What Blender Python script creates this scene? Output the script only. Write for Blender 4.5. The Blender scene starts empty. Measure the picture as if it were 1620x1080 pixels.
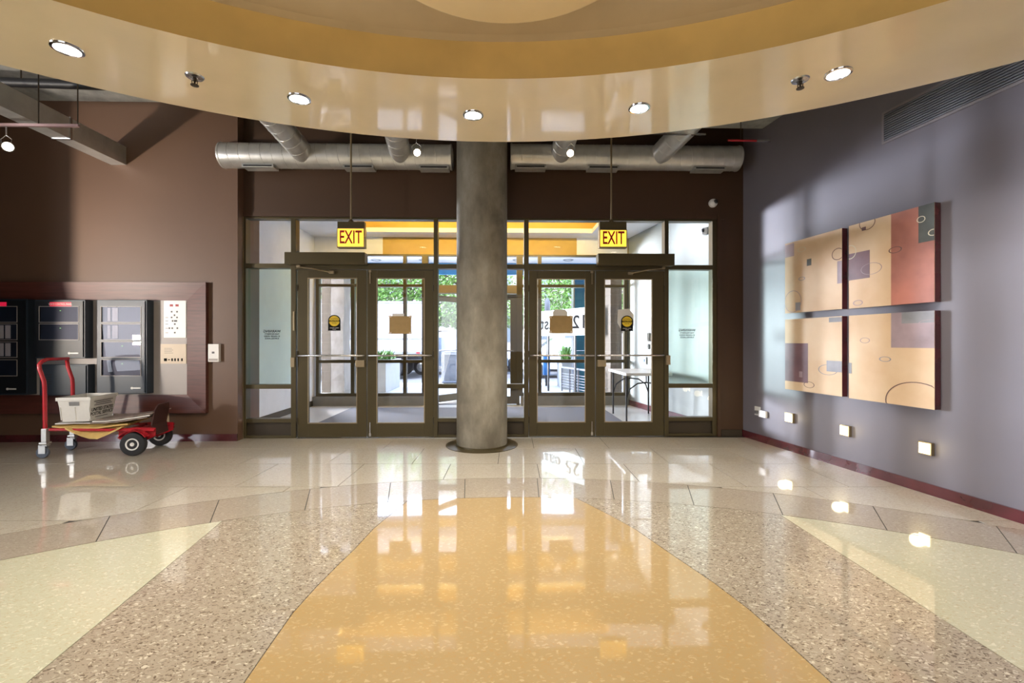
import bpy, bmesh, math, random
from mathutils import Vector, Matrix
PI = math.pi; R = math.radians
rnd = random.Random(7)
SC = bpy.context.scene; COL = SC.collection
# ---------------------------------------------------------------- camera
YAW = R(1.3); FPX = 720.0; EYE = 1.22
cam = bpy.data.cameras.new('camera'); cam.sensor_width = 36; cam.lens = FPX/1620*36; cam.clip_end = 500
co = bpy.data.objects.new('camera', cam); COL.objects.link(co)
co.location = (0, 0, EYE); co.rotation_euler = (PI/2, 0, -YAW); SC.camera = co
# ---------------------------------------------------------------- world, sun, exposure
SC.view_settings.view_transform = 'Standard'; SC.view_settings.look = 'None'
SC.view_settings.exposure = 0.5; SC.view_settings.gamma = 1.0; SC.view_settings.use_curve_mapping = False
wd = bpy.data.worlds.new('sky'); SC.world = wd; wd.use_nodes = True
wn = wd.node_tree.nodes; wl = wd.node_tree.links
bg = wn['Background']; bg.inputs[1].default_value = 6.0
tc = wn.new('ShaderNodeTexCoord'); sp = wn.new('ShaderNodeSeparateXYZ'); cr = wn.new('ShaderNodeValToRGB')
wl.new(tc.outputs['Generated'], sp.inputs[0]); wl.new(sp.outputs[2], cr.inputs[0]); wl.new(cr.outputs[0], bg.inputs[0])
cr.color_ramp.elements[0].position = 0.0; cr.color_ramp.elements[0].color = (0.92, 0.95, 1.0, 1)
cr.color_ramp.elements[1].position = 0.8; cr.color_ramp.elements[1].color = (0.45, 0.62, 1.0, 1)
sl = bpy.data.lights.new('sun', 'SUN'); sl.energy = 5.0; sl.angle = R(1); sl.color = (1, .96, .88)
so = bpy.data.objects.new('sun', sl); COL.objects.link(so); so.rotation_euler = (R(38), 0, R(-25))

def area(name, loc, target, sx, sy, energy, color, spread=180):
    l = bpy.data.lights.new(name, 'AREA'); l.shape = 'RECTANGLE'; l.size = sx; l.size_y = sy
    l.energy = energy; l.color = color; l.spread = R(spread)
    o = bpy.data.objects.new(name, l); COL.objects.link(o); o.location = loc
    o.rotation_euler = (Vector(target)-Vector(loc)).to_track_quat('-Z', 'Y').to_euler()
    return o
# unseen area lights added at rear and left, standing in for window daylight
area('rear_fill_light', (-1.0, -6.8, 1.9), (-.5, 5, 1.6), 7.0, 2.2, 45, (.95, .97, 1.0))
area('left_fill_light', (-7.85, 1.0, 1.7), (3, 3.0, 1.4), 2.8, 2.2, 130, (.86, .90, 1.0))
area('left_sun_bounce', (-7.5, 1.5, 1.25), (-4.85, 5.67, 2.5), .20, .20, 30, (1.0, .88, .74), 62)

area('street_facade_bounce', (-7.0, 13.5, 1.9), (3.2, 4.6, 1.7), 2.4, 1.8, 1000, (.84, .88, 1.0), 70)   # hidden area light added for bounce off the street, left of the entrance

# ---------------------------------------------------------------- pixel rays -> points on real planes
cY, sY = math.cos(YAW), math.sin(YAW)
def ray(px, py):
    x = px-810.0
    return x*cY+FPX*sY, -x*sY+FPX*cY, 540.0-py
def W(px, py, Y):
    a, b, c = ray(px, py); t = Y/b
    return Vector((a*t, Y, EYE+c*t))
def F(px, py, z=0.0):
    a, b, c = ray(px, py); t = (z-EYE)/c
    return Vector((a*t, b*t, z))
def C2W(X, Z):                                     # camera-frame floor metres to world
    return (X*cY+Z*sY, -X*sY+Z*cY)
# ---------------------------------------------------------------- materials
def nodes(name):
    m = bpy.data.materials.new(name); m.use_nodes = True
    return m, m.node_tree.nodes, m.node_tree.links, m.node_tree.nodes['Principled BSDF']
def mat(name, col, rough=.5, metal=0, var=.08, scale=6, bump=0, coat=0, emit=None, es=0, spec=.5, stretch=(1,1,1), coatr=.05):
    m, n, l, b = nodes(name)
    b.inputs['Roughness'].default_value = rough; b.inputs['Metallic'].default_value = metal
    b.inputs['Coat Weight'].default_value = coat; b.inputs['Coat Roughness'].default_value = coatr
    b.inputs['Specular IOR Level'].default_value = spec
    tcn = n.new('ShaderNodeTexCoord'); mp = n.new('ShaderNodeMapping'); mp.inputs['Scale'].default_value = stretch
    no = n.new('ShaderNodeTexNoise'); no.inputs['Scale'].default_value = scale; no.inputs['Detail'].default_value = 4
    l.new(tcn.outputs['Object'], mp.inputs[0]); l.new(mp.outputs[0], no.inputs[0])
    rp = n.new('ShaderNodeValToRGB'); e = rp.color_ramp.elements
    e[0].position = .3; e[1].position = .7
    e[0].color = tuple(max(0, c*(1-var)) for c in col)+(1,); e[1].color = tuple(min(1, c*(1+var)) for c in col)+(1,)
    l.new(no.outputs[0], rp.inputs[0]); l.new(rp.outputs[0], b.inputs['Base Color'])
    if bump:
        bp = n.new('ShaderNodeBump'); bp.inputs['Strength'].default_value = bump; bp.inputs['Distance'].default_value = .01
        l.new(no.outputs[0], bp.inputs['Height']); l.new(bp.outputs[0], b.inputs['Normal'])
    if emit:
        b.inputs['Emission Color'].default_value = emit+(1,); b.inputs['Emission Strength'].default_value = es
    return m
def glass_mat(name, tint=(1,1,1), refl=1.0):
    m = bpy.data.materials.new(name); m.use_nodes = True; n = m.node_tree.nodes; l = m.node_tree.links
    n.clear(); out = n.new('ShaderNodeOutputMaterial'); mx = n.new('ShaderNodeMixShader')
    tr = n.new('ShaderNodeBsdfTransparent'); tr.inputs[0].default_value = tint+(1,)
    gl = n.new('ShaderNodeBsdfGlossy'); gl.inputs['Roughness'].default_value = .0; gl.inputs[0].default_value = (1,1,1,1)
    fr = n.new('ShaderNodeFresnel'); fr.inputs[0].default_value = 1.5
    ge = n.new('ShaderNodeNewGeometry'); su = n.new('ShaderNodeMath'); su.operation = 'SUBTRACT'; su.inputs[0].default_value = 1
    mu = n.new('ShaderNodeMath'); mu.operation = 'MULTIPLY'; m2 = n.new('ShaderNodeMath'); m2.operation = 'MULTIPLY'; m2.inputs[1].default_value = refl
    l.new(ge.outputs['Backfacing'], su.inputs[1]); l.new(su.outputs[0], mu.inputs[0]); l.new(fr.outputs[0], mu.inputs[1])
    l.new(mu.outputs[0], m2.inputs[0]); l.new(m2.outputs[0], mx.inputs[0]); l.new(tr.outputs[0], mx.inputs[1]); l.new(gl.outputs[0], mx.inputs[2])
    l.new(mx.outputs[0], out.inputs[0])
    return m
def terrazzo(name, base, dark, light, amt=.5):
    m, n, l, b = nodes(name)
    tcn = n.new('ShaderNodeTexCoord')
    no = n.new('ShaderNodeTexNoise'); no.inputs['Scale'].default_value = 34; no.inputs['Detail'].default_value = 2
    l.new(tcn.outputs['Object'], no.inputs[0])
    ad = n.new('ShaderNodeMixRGB'); ad.blend_type = 'ADD'; ad.inputs[0].default_value = .045
    l.new(tcn.outputs['Object'], ad.inputs[1]); l.new(no.outputs[1], ad.inputs[2])
    col = None
    bc = n.new('ShaderNodeRGB'); bc.outputs[0].default_value = base+(1,); prev = bc.outputs[0]
    for sc_, c, th, rot in ((40, dark, .36, .6), (33, light, .33, 2.2), (58, dark, .30, 1.4)):
        mp = n.new('ShaderNodeMapping'); mp.inputs['Scale'].default_value = (1, 2.4, 1); mp.inputs['Rotation'].default_value = (0, 0, rot)
        l.new(ad.outputs[0], mp.inputs[0])
        v = n.new('ShaderNodeTexVoronoi'); v.inputs['Scale'].default_value = sc_; l.new(mp.outputs[0], v.inputs[0])
        lt = n.new('ShaderNodeMath'); lt.operation = 'LESS_THAN'; lt.inputs[1].default_value = th; l.new(v.outputs['Distance'], lt.inputs[0])
        sx = n.new('ShaderNodeSeparateColor'); l.new(v.outputs['Color'], sx.inputs[0])
        g = n.new('ShaderNodeMath'); g.operation = 'MULTIPLY'; l.new(lt.outputs[0], g.inputs[0]); l.new(sx.outputs[0], g.inputs[1])
        g2 = n.new('ShaderNodeMath'); g2.operation = 'MULTIPLY'; g2.inputs[1].default_value = amt*1.4; l.new(g.outputs[0], g2.inputs[0]); g2.use_clamp = True
        mx = n.new('ShaderNodeMixRGB'); l.new(g2.outputs[0], mx.inputs[0]); l.new(prev, mx.inputs[1]); mx.inputs[2].default_value = c+(1,)
        prev = mx.outputs[0]
    n2 = n.new('ShaderNodeTexNoise'); n2.inputs['Scale'].default_value = 1.3; n2.inputs['Detail'].default_value = 5; l.new(tcn.outputs['Object'], n2.inputs[0])
    mr = n.new('ShaderNodeMapRange'); mr.inputs[3].default_value = .93; mr.inputs[4].default_value = 1.07; l.new(n2.outputs[0], mr.inputs[0])
    vm = n.new('ShaderNodeVectorMath'); vm.operation = 'SCALE'; l.new(prev, vm.inputs[0]); l.new(mr.outputs[0], vm.inputs['Scale'])
    l.new(vm.outputs[0], b.inputs['Base Color'])
    b.inputs['Roughness'].default_value = .3; b.inputs['Coat Weight'].default_value = 1.0; b.inputs['Coat Roughness'].default_value = .035
    b.inputs['Coat IOR'].default_value = 1.8; b.inputs['Specular IOR Level'].default_value = .3
    bp = n.new('ShaderNodeBump'); bp.inputs['Strength'].default_value = .05; bp.inputs['Distance'].default_value = .01
    n3 = n.new('ShaderNodeTexNoise'); n3.inputs['Scale'].default_value = 2.2; l.new(tcn.outputs['Object'], n3.inputs[0])
    l.new(n3.outputs[0], bp.inputs['Height']); l.new(bp.outputs[0], b.inputs['Coat Normal'])
    return m
def concrete(name, c1, c2, c3):
    m, n, l, b = nodes(name)
    tcn = n.new('ShaderNodeTexCoord'); mp = n.new('ShaderNodeMapping'); mp.inputs['Scale'].default_value = (1.6, 1.6, .8)
    l.new(tcn.outputs['Object'], mp.inputs[0])
    a = n.new('ShaderNodeTexNoise'); a.inputs['Scale'].default_value = 2.4; a.inputs['Detail'].default_value = 9; a.inputs['Roughness'].default_value = .62
    l.new(mp.outputs[0], a.inputs[0])
    rp = n.new('ShaderNodeValToRGB'); e = rp.color_ramp.elements; e[0].position = .32; e[0].color = c1+(1,); e[1].position = .68; e[1].color = c3+(1,)
    x = e.new(.5); x.color = c2+(1,)
    l.new(a.outputs[0], rp.inputs[0])
    s = n.new('ShaderNodeTexNoise'); s.inputs['Scale'].default_value = 3.2; s.inputs['Detail'].default_value = 3; l.new(tcn.outputs['Object'], s.inputs[0])
    r2 = n.new('ShaderNodeValToRGB'); r2.color_ramp.elements[0].position = .62; r2.color_ramp.elements[1].position = .78
    r2.color_ramp.elements[0].color = (0,0,0,1); r2.color_ramp.elements[1].color = (.75,.75,.75,1); l.new(s.outputs[0], r2.inputs[0])
    mx = n.new('ShaderNodeMixRGB'); l.new(r2.outputs[0], mx.inputs[0]); l.new(rp.outputs[0], mx.inputs[1]); mx.inputs[2].default_value = tuple(c*.55 for c in c1)+(1,)
    l.new(mx.outputs[0], b.inputs['Base Color']); b.inputs['Roughness'].default_value = .62
    bp = n.new('ShaderNodeBump'); bp.inputs['Strength'].default_value = .12; bp.inputs['Distance'].default_value = .01
    l.new(a.outputs[0], bp.inputs['Height']); l.new(bp.outputs[0], b.inputs['Normal'])
    return m
M = {}
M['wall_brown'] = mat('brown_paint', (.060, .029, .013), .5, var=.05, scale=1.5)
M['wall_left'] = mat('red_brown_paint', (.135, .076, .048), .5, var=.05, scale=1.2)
M['wall_right'] = mat('taupe_paint', (.155, .143, .168), .48, var=.05, scale=1.2)
M['white_wall'] = mat('pale_grey_paint', (.76, .77, .80), .6, var=.03)
M['white_ceil'] = mat('white_ceiling_paint', (.78, .78, .80), .7, var=.02)
M['vest_dimmed'] = mat('dimmed_green_tint_wall', (.29, .32, .30), .6, var=.03)  # right vestibule wall: colour darkened to hold back bounce, green reflection painted in
M['gold_lit'] = mat('gold_light_colour', (.50, .33, .085), .6, var=.05)  # yellow cove light on recess and bulkhead is put into this colour
M['cream'] = mat('cream_gloss_plaster', (.92, .76, .49), .32, var=.05, scale=2, coat=1.0, coatr=.06)
M['cream'].node_tree.nodes['Principled BSDF'].inputs['Coat IOR'].default_value = 1.72
M['ochre'] = mat('ochre_plaster', (.60, .40, .13), .55, var=.10, scale=3)
M['dome'] = mat('tan_dome_paint', (.48, .38, .24), .5, var=.04)
M['bronze'] = mat('bronze_aluminium', (.082, .064, .030), .38, metal=.45, var=.06, scale=3)
M['bronze_dark'] = mat('dark_bronze', (.055, .042, .028), .45, metal=.4, var=.08)
M['bronze_light'] = mat('light_bronze', (.34, .27, .17), .35, metal=.6, var=.05)
M['mahogany'] = mat('mahogany_wood', (.10, .028, .020), .5, var=.25, scale=5, stretch=(.6, 3, 9), coat=.08, coatr=.3)
M['base_red'] = mat('polished_dark_red_wood', (.085, .014, .020), .25, var=.35, scale=4, coat=.9)
M['galv'] = mat('galvanised_steel', (.62, .62, .60), .33, metal=.65, var=.10, scale=9)
M['steel'] = mat('brushed_steel', (.62, .62, .62), .25, metal=1, var=.05)
M['chrome'] = mat('chrome', (.8, .8, .8), .12, metal=1, var=.02)
M['black'] = mat('black_enamel', (.008, .010, .014), .4, var=.1, coat=.1)
M['black_matt'] = mat('black_plastic', (.018, .018, .02), .5, var=.1)
M['navy'] = mat('blue_black_metal', (.022, .034, .050), .42, metal=0, var=.1)
M['panel_grey'] = mat('grey_back_panel', (.42, .38, .36), .5, var=.03)
M['beige'] = mat('beige_plate', (.62, .50, .36), .45, var=.03)
M['white'] = mat('white_plastic', (.78, .77, .75), .4, var=.02)
M['paper'] = mat('white_paper', (.72, .70, .66), .8, var=.03)
M['kraft'] = mat('brown_card', (.36, .24, .10), .75, var=.06, scale=20)
M['kraft_yellow'] = mat('yellow_envelope_paper', (.62, .42, .14), .7, var=.15, scale=9, bump=.4)
M['red'] = mat('red_powder_coat', (.42, .015, .025), .25, var=.08, coat=.6)
M['red_sign'] = mat('red_sign', (.55, .01, .04), .4, emit=(.9, .02, .08), es=.35)
M['red_ink'] = mat('red_letters', (.35, .01, .01), .5)
M['ink'] = mat('black_ink', (.010, .010, .010), .9, spec=.1)
M['ink_grey'] = mat('grey_ink', (.12, .12, .13), .6)
M['yellow_ink'] = mat('yellow_print', (.72, .50, .02), .5, var=.05)
M['exit_glow'] = mat('lit_exit_face', (.9, .6, .1), .5, emit=(1.0, .52, .035), es=1.35, var=.02)
M['lamp'] = mat('lit_lamp', (1, 1, 1), .5, emit=(1, .93, .84), es=9)
M['lamp_step'] = mat('lit_step_lamp', (1, .9, .6), .5, emit=(1, .88, .52), es=5.0)
M['cove_glow'] = mat('cove_lamp', (1, .7, .2), .5, emit=(1, .62, .12), es=3)
M['rubber'] = mat('black_rubber', (.02, .02, .022), .7, var=.2)
M['grey_rubber'] = mat('grey_rubber', (.09, .11, .15), .5, var=.1)
M['tote'] = mat('white_corrugated_plastic', (.66, .65, .62), .5, var=.03, scale=30)
M['magazine'] = mat('glossy_magazine', (.24, .19, .16), .3, var=.5, scale=14)
M['mat'] = mat('grey_carpet_mat', (.15, .155, .18), .9, var=.15, scale=120, bump=.5)
M['column'] = concrete('column_concrete', (.14, .122, .092), (.22, .198, .155), (.32, .295, .245))
M['slab'] = concrete('ceiling_concrete', (.22, .23, .22), (.34, .35, .34), (.46, .47, .45))
M['pier_concrete'] = concrete('pier_concrete', (.17, .155, .135), (.23, .21, .185), (.30, .28, .25))
M['block'] = mat('taupe_stone_block', (.12, .10, .075), .8, var=.12, scale=14, bump=.3)
M['mortar'] = mat('mortar', (.16, .14, .11), .9)
M['paving'] = mat('sunlit_paving', (.48, .47, .45), .8, var=.05, scale=2)
M['asphalt'] = mat('asphalt', (.17, .17, .18), .9, var=.08, scale=4)
M['planter'] = mat('pale_planter_concrete', (.38, .38, .36), .8, var=.05)
M['leaf'] = mat('green_leaf', (.075, .17, .02), .6, var=.4, scale=3)
M['leaf2'] = mat('pale_green_leaf', (.13, .22, .045), .6, var=.4, scale=3)
M['bark'] = mat('bark', (.07, .055, .04), .9, var=.3, bump=.5)
M['truck'] = mat('white_truck_paint', (.46, .46, .49), .4, var=.02)
M['truck_trim'] = mat('grey_trim', (.26, .27, .30), .4, metal=.5)
M['car_white'] = mat('white_car_paint', (.45, .47, .5), .2, coat=1)
M['car_blue'] = mat('slate_blue_car_paint', (.08, .12, .17), .2, coat=1)
M['car_glass'] = mat('dark_car_glass', (.03, .04, .05), .05, spec=1)
M['tail'] = mat('red_tail_lamp', (.5, .01, .02), .2)
M['teal'] = mat('teal_panel', (.012, .105, .160), .35, var=.15, scale=2, coat=.3)
M['blue_awning'] = mat('blue_fascia', (.02, .22, .52), .4)
M['sign_band'] = mat('pale_sign_band', (.42, .52, .50), .5, var=.03)
M['building'] = mat('pale_building', (.30, .28, .27), .8, var=.06)
M['win_dark'] = mat('far_window_glass', (.12, .15, .18), .1)
M['bin'] = mat('dark_grey_bin', (.07, .08, .10), .5)
M['newsblue'] = mat('blue_box_paint', (.02, .12, .32), .4)
M['glass'] = glass_mat('clear_glass')
M['glass_green'] = glass_mat('greenish_glass', (.86, .94, .90), 1.0)
M['glass_frost'] = glass_mat('panel_window', (.85, .85, .9), .55)
M['t_yellow'] = terrazzo('gold_terrazzo', (.43, .305, .145), (.48, .27, .085), (.72, .58, .38), .30)
M['t_brown'] = terrazzo('brown_terrazzo', (.385, .33, .26), (.13, .09, .06), (.66, .61, .52), .85)
M['t_cream'] = terrazzo('cream_terrazzo', (.55, .545, .41), (.50, .41, .26), (.82, .80, .68), .5)
M['t_light'] = terrazzo('light_terrazzo', (.51, .465, .385), (.33, .26, .19), (.64, .60, .52), .5)
M['t_grey'] = terrazzo('grey_terrazzo', (.40, .345, .28), (.25, .19, .14), (.58, .53, .46), .5)
M['joint'] = mat('dark_joint', (.035, .033, .03), .6)
# ---------------------------------------------------------------- building helpers
def tag(o, label=None, cat=None, group=None, kind=None):
    if label: o['label'] = label
    if cat: o['category'] = cat
    if group: o['group'] = group
    if kind: o['kind'] = kind
    return o
def empty(name, loc=(0,0,0), rz=0, label=None, cat=None, group=None, kind=None, world=True):
    """world=True: children are given in world coordinates; False: in the thing's own frame."""
    o = bpy.data.objects.new(name, None); o.empty_display_size = .1; COL.objects.link(o)
    o.location = loc; o.rotation_euler = (0, 0, rz)
    if world: o['w'] = 1
    return tag(o, label, cat, group, kind)
def link(name, me, m, parent):
    for x in (m if isinstance(m, (list, tuple)) else [m]): me.materials.append(x)
    o = bpy.data.objects.new(name, me); COL.objects.link(o)
    if parent is not None:
        o.parent = parent
        if parent.get('w'): o.matrix_parent_inverse = (Matrix.Translation(parent.location) @ Matrix.Rotation(parent.rotation_euler.z, 4, 'Z')).inverted()
    return o
class MB:
    def __init__(s): s.bm = bmesh.new()
    def box(s, x0, x1, y0, y1, z0, z1, bev=0, mi=0):
        if x1 < x0: x0, x1 = x1, x0
        if y1 < y0: y0, y1 = y1, y0
        if z1 < z0: z0, z1 = z1, z0
        v = [s.bm.verts.new(p) for p in ((x0,y0,z0),(x1,y0,z0),(x1,y1,z0),(x0,y1,z0),(x0,y0,z1),(x1,y0,z1),(x1,y1,z1),(x0,y1,z1))]
        fs = [s.bm.faces.new([v[i] for i in q]) for q in ((3,2,1,0),(4,5,6,7),(0,1,5,4),(1,2,6,5),(2,3,7,6),(3,0,4,7))]
        for f in fs: f.material_index = mi
        if bev:
            es = {e for f in fs for e in f.edges}
            bmesh.ops.bevel(s.bm, geom=list(es), offset=bev, segments=2, affect='EDGES', profile=.6)
        return s
    def prism(s, pts, z0, z1, mi=0):
        """plan polygon (x,y) extruded in z"""
        n = len(pts)
        ar = sum(pts[i][0]*pts[(i+1)%n][1]-pts[(i+1)%n][0]*pts[i][1] for i in range(n))
        if ar < 0: pts = list(pts)[::-1]
        a = [s.bm.verts.new((p[0], p[1], z0)) for p in pts]; b = [s.bm.verts.new((p[0], p[1], z1)) for p in pts]
        fs = [s.bm.faces.new(a[::-1]), s.bm.faces.new(b)]
        for i in range(n): fs.append(s.bm.faces.new((a[i], a[(i+1)%n], b[(i+1)%n], b[i])))
        for f in fs: f.material_index = mi
        return s
    def loft(s, rings, closed=True, cap=True, mi=0):
        vs = [[s.bm.verts.new(p) for p in r] for r in rings]
        n = len(rings[0])
        for i in range(len(vs)-1):
            for j in range(n if closed else n-1):
                f = s.bm.faces.new((vs[i][j], vs[i][(j+1)%n], vs[i+1][(j+1)%n], vs[i+1][j])); f.material_index = mi
        if cap and closed:
            s.bm.faces.new(vs[0][::-1]).material_index = mi; s.bm.faces.new(vs[-1]).material_index = mi
        return s
    def tube(s, pts, r, seg=10, cap=True, mi=0):
        pts = [Vector(p) for p in pts]; rings = []
        rr = r if isinstance(r, (list, tuple)) else [r]*len(pts)
        up = None
        for i, p in enumerate(pts):
            d = ((pts[min(i+1, len(pts)-1)]-p).normalized()+(p-pts[max(i-1, 0)]).normalized())
            d.normalize()
            if up is None: up = Vector((0,0,1)) if abs(d.z) < .9 else Vector((1,0,0))
            a = d.cross(up).normalized(); b = a.cross(d).normalized(); up = b
            rings.append([p+(a*math.cos(2*PI*k/seg)+b*math.sin(2*PI*k/seg))*rr[i] for k in range(seg)])
        return s.loft(rings, mi=mi)
    def lathe(s, prof, c=(0,0,0), seg=32, axis='z', mi=0, cap=True):
        rings = []
        for r, h in prof:
            ring = []
            for k in range(seg):
                a = 2*PI*k/seg; x, y = r*math.cos(a), r*math.sin(a)
                p = (x, y, h) if axis == 'z' else ((x, h, y) if axis == 'y' else (h, x, y))
                ring.append((c[0]+p[0], c[1]+p[1], c[2]+p[2]))
            rings.append(ring)
        return s.loft(rings, cap=cap, mi=mi)
    def quad(s, a, b, c, d, mi=0):
        s.bm.faces.new([s.bm.verts.new(p) for p in (a, b, c, d)]).material_index = mi; return s
    def build(s, name, m, parent=None, smooth=False, kind=None, label=None, xf=None):
        if xf is not None: s.bm.transform(xf)
        bmesh.ops.recalc_face_normals(s.bm, faces=s.bm.faces)
        me = bpy.data.meshes.new(name)
        if smooth:
            for f in s.bm.faces: f.smooth = True
            for e in s.bm.edges:
                if len(e.link_faces) == 2 and e.calc_face_angle(0) > R(38): e.smooth = False
        s.bm.to_mesh(me); s.bm.free()
        o = link(name, me, m, parent)
        if kind: o['kind'] = kind
        if label: o['label'] = label
        return o
def bx(name, m, parent, x0, x1, y0, y1, z0, z1, bev=0, **k):
    return MB().box(x0, x1, y0, y1, z0, z1, bev).build(name, m, parent, **k)
def copy_tree(o, parent=None):
    c = o.copy(); COL.objects.link(c)
    if parent is not None: c.parent = parent
    for ch in list(o.children): copy_tree(ch, c)
    return c
def text_obj(name, s, size, m, parent, xf, bold=False, sx=1.0, mirror=False, align='CENTER', depth=.0006):
    cu = bpy.data.curves.new(name, 'FONT'); cu.body = s; cu.size = size; cu.align_x = align; cu.align_y = 'CENTER'
    cu.extrude = depth; cu.resolution_u = 3
    if bold: cu.offset = size*.018
    t = bpy.data.objects.new(name, cu); COL.objects.link(t)
    dg = bpy.context.evaluated_depsgraph_get(); me = bpy.data.meshes.new_from_object(t.evaluated_get(dg))
    bpy.data.objects.remove(t); bpy.data.curves.remove(cu)
    me.materials.clear()
    me.transform(xf @ Matrix.Diagonal(((-sx if mirror else sx), 1, 1, 1)))
    if mirror: me.flip_normals()
    me.name = name
    return link(name, me, m, parent)
def face_front(x, y, z):            # text in the XZ plane, read from -Y
    return Matrix.Translation((x, y, z)) @ Matrix.Rotation(PI/2, 4, 'X')
# =================================================================== SETTING
YS = 5.80                     # storefront face
YL = 5.67                     # left wall face
YF = 8.80                     # far vestibule glazing
ZC = 4.15                     # structural slab
PXM = EYE/ (540+FPX*EYE/YS-540)   # metres per px on the storefront
def SX(px): return W(px, 540, YS).x
def SZ(py): return EYE+(540-py)*YS/FPX
def LX(px): return W(px, 540, YL).x
def LZ(py, px=200): return W(px, py, YL).z
# right wall frame
rp = F(1620, 828); dvp = R(-9.07)+YAW
dv = Vector((math.sin(dvp), math.cos(dvp)))              # into the scene
t_ = (YS+.02-rp.y)/dv.y; RC = Vector((rp.x+dv.x*t_, YS+.02))  # corner
U = -dv; NIN = Vector((U.y, -U.x)); NIN = Vector((-abs(U.y), U.x*(-1)))   # inward normal
NIN = Vector((U.y, -U.x)) if U.y < 0 else Vector((-U.y, U.x))
if NIN.x > 0: NIN = -NIN
RROT = math.atan2(U.y, U.x)
def RW(px, py, off=0.0):
    a, b, c = ray(px, py); base = RC+NIN*off
    # a*t,b*t on line base + u*U
    det = a*(-U.y)-b*(-U.x); t = (base.x*(-U.y)-base.y*(-U.x))/det
    p = Vector((a*t, b*t)); return (p-RC).dot(U), EYE+c*t
def wallx(y): return RC.x+(y-RC.y)*dv.x/dv.y
XL, YB = -8.0, -7.0
xr_b = wallx(YB)
# ---- floor
floor = tag(MB().prism([(XL-.2, YB-.2), (xr_b+.3, YB-.2), (wallx(YF+.2)+.6, YF+.2), (XL-.2, YF+.2)], -.15, -.004).build('floor', M['joint']), 'polished terrazzo lobby floor in cream, brown and gold sections', 'floor', kind='structure')
def clip(poly, nx, ny, d):           # keep nx*x+ny*y <= d
    out = []
    for i in range(len(poly)):
        a, b = poly[i], poly[(i+1)%len(poly)]
        fa, fb = nx*a[0]+ny*a[1]-d, nx*b[0]+ny*b[1]-d
        if fa <= 0: out.append(a)
        if fa*fb < 0:
            t = fa/(fa-fb); out.append((a[0]+(b[0]-a[0])*t, a[1]+(b[1]-a[1])*t))
    return out
rn = -NIN; rd = rn.dot(RC)
def area2(p): return abs(sum(p[i][0]*p[(i+1)%len(p)][1]-p[(i+1)%len(p)][0]*p[i][1] for i in range(len(p))))/2
def panel(pts, m, gap=.0022):
    pts = clip(pts, rn.x, rn.y, rd-.002)
    if len(pts) < 3: return
    q = [pts[0]]
    for p in pts[1:]:
        if math.hypot(p[0]-q[-1][0], p[1]-q[-1][1]) > .004: q.append(p)
    if math.hypot(q[0][0]-q[-1][0], q[0][1]-q[-1][1]) < .004: q.pop()
    if len(q) < 3 or area2(q) < .0006: return
    ar = sum(q[i][0]*q[(i+1)%len(q)][1]-q[(i+1)%len(q)][0]*q[i][1] for i in range(len(q)))
    if ar < 0: q = q[::-1]
    n = len(q); ins = []
    for i in range(n):
        a, b, c = Vector(q[i-1]), Vector(q[i]), Vector(q[(i+1)%n])
        d1 = (b-a).normalized(); d2 = (c-b).normalized(); n1 = Vector((-d1.y, d1.x)); n2 = Vector((-d2.y, d2.x))
        k = n1+n2
        if k.length < .2: ins.append(tuple(b)); continue
        k.normalize(); ins.append(tuple(b+k*min(gap/max(k.dot(n1), .25), gap*3)))
    MB().prism(ins, -.004, 0).build('terrazzo_panel', m, floor)
C1 = (.08, -1.12); R1, R2 = 4.69, 5.19          # camera-frame circle of the floor pattern
def P(X, Z): return C2W(X, Z)
def arc(r, a0, a1, n): return [(C1[0]+r*math.sin(a0+(a1-a0)*i/n), C1[1]+r*math.cos(a0+(a1-a0)*i/n)) for i in range(n+1)]
yr = [(.561,3.484),(.695,3.186),(.803,2.956),(.904,2.645),(1.02,2.307),(1.08,2.076),(1.106,1.909),(1.144,1.626),(1.15,1.2),(1.10,.5),(1.0,-.3),(.9,-1.1)]
yl = [(-.79,3.545),(-.903,2.976),(-.927,2.669),(-.954,2.449),(-.974,2.263),(-.986,2.047),(-.97,1.785),(-.959,1.63),(-.95,1.2),(-.93,.5),(-.91,-.3),(-.9,-1.1)]
def onarc(x, r=R1): return (x, C1[1]+math.sqrt(r*r-(x-C1[0])**2))
tipR = (1.89, onarc(1.89)[1]); tipL = (-1.97, onarc(-1.97)[1])
def ang(p): return math.atan2(p[0]-C1[0], p[1]-C1[1])
yr[0] = onarc(.50); yl[0] = onarc(-.80)
mz = lambda ps: [(x, 2*C1[1]-z) for x, z in ps]
for f_ in (lambda p: p, mz):
    sg = f_
    top = arc(R1, ang(yl[0]), ang(yr[0]), 14)
    panel([P(*p) for p in sg(top+yr[1:]+yl[::-1][:-1])], M['t_yellow'])
    top = arc(R1, ang(yr[0]), ang(tipR), 10)
    panel([P(*p) for p in sg(top+[(1.90, -1.1)]+yr[::-1][:-1])], M['t_brown'])
    top = arc(R1, ang(tipL), ang(yl[0]), 10)
    panel([P(*p) for p in sg(top+yl[1:]+[(-1.30, -1.1)])], M['t_brown'])
    top = arc(R1, ang(tipR), PI/2+0.004, 24)
    panel([P(*p) for p in sg(top+[(1.90, -1.1)])], M['t_cream'])
    top = arc(R1, -PI/2-.004, ang(tipL), 24)
    panel([P(*p) for p in sg(top+[(-1.30, -1.1)])], M['t_cream'])
for k in range(-25, 26):
    a0, a1 = R(1.6+7.1*k), R(1.6+7.1*(k+1))
    panel([P(*p) for p in arc(R1, a0, a1, 5)+arc(R2, a0, a1, 5)[::-1]], M['t_grey'], .003)
rows = [-7.2, -6.4, -5.6, -4.8, -4.0, -3.2, -2.4, -1.6, -.8, 0, .8, 1.6, 2.37, 3.10, 3.82, 4.54, 5.20, 5.80]
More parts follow.
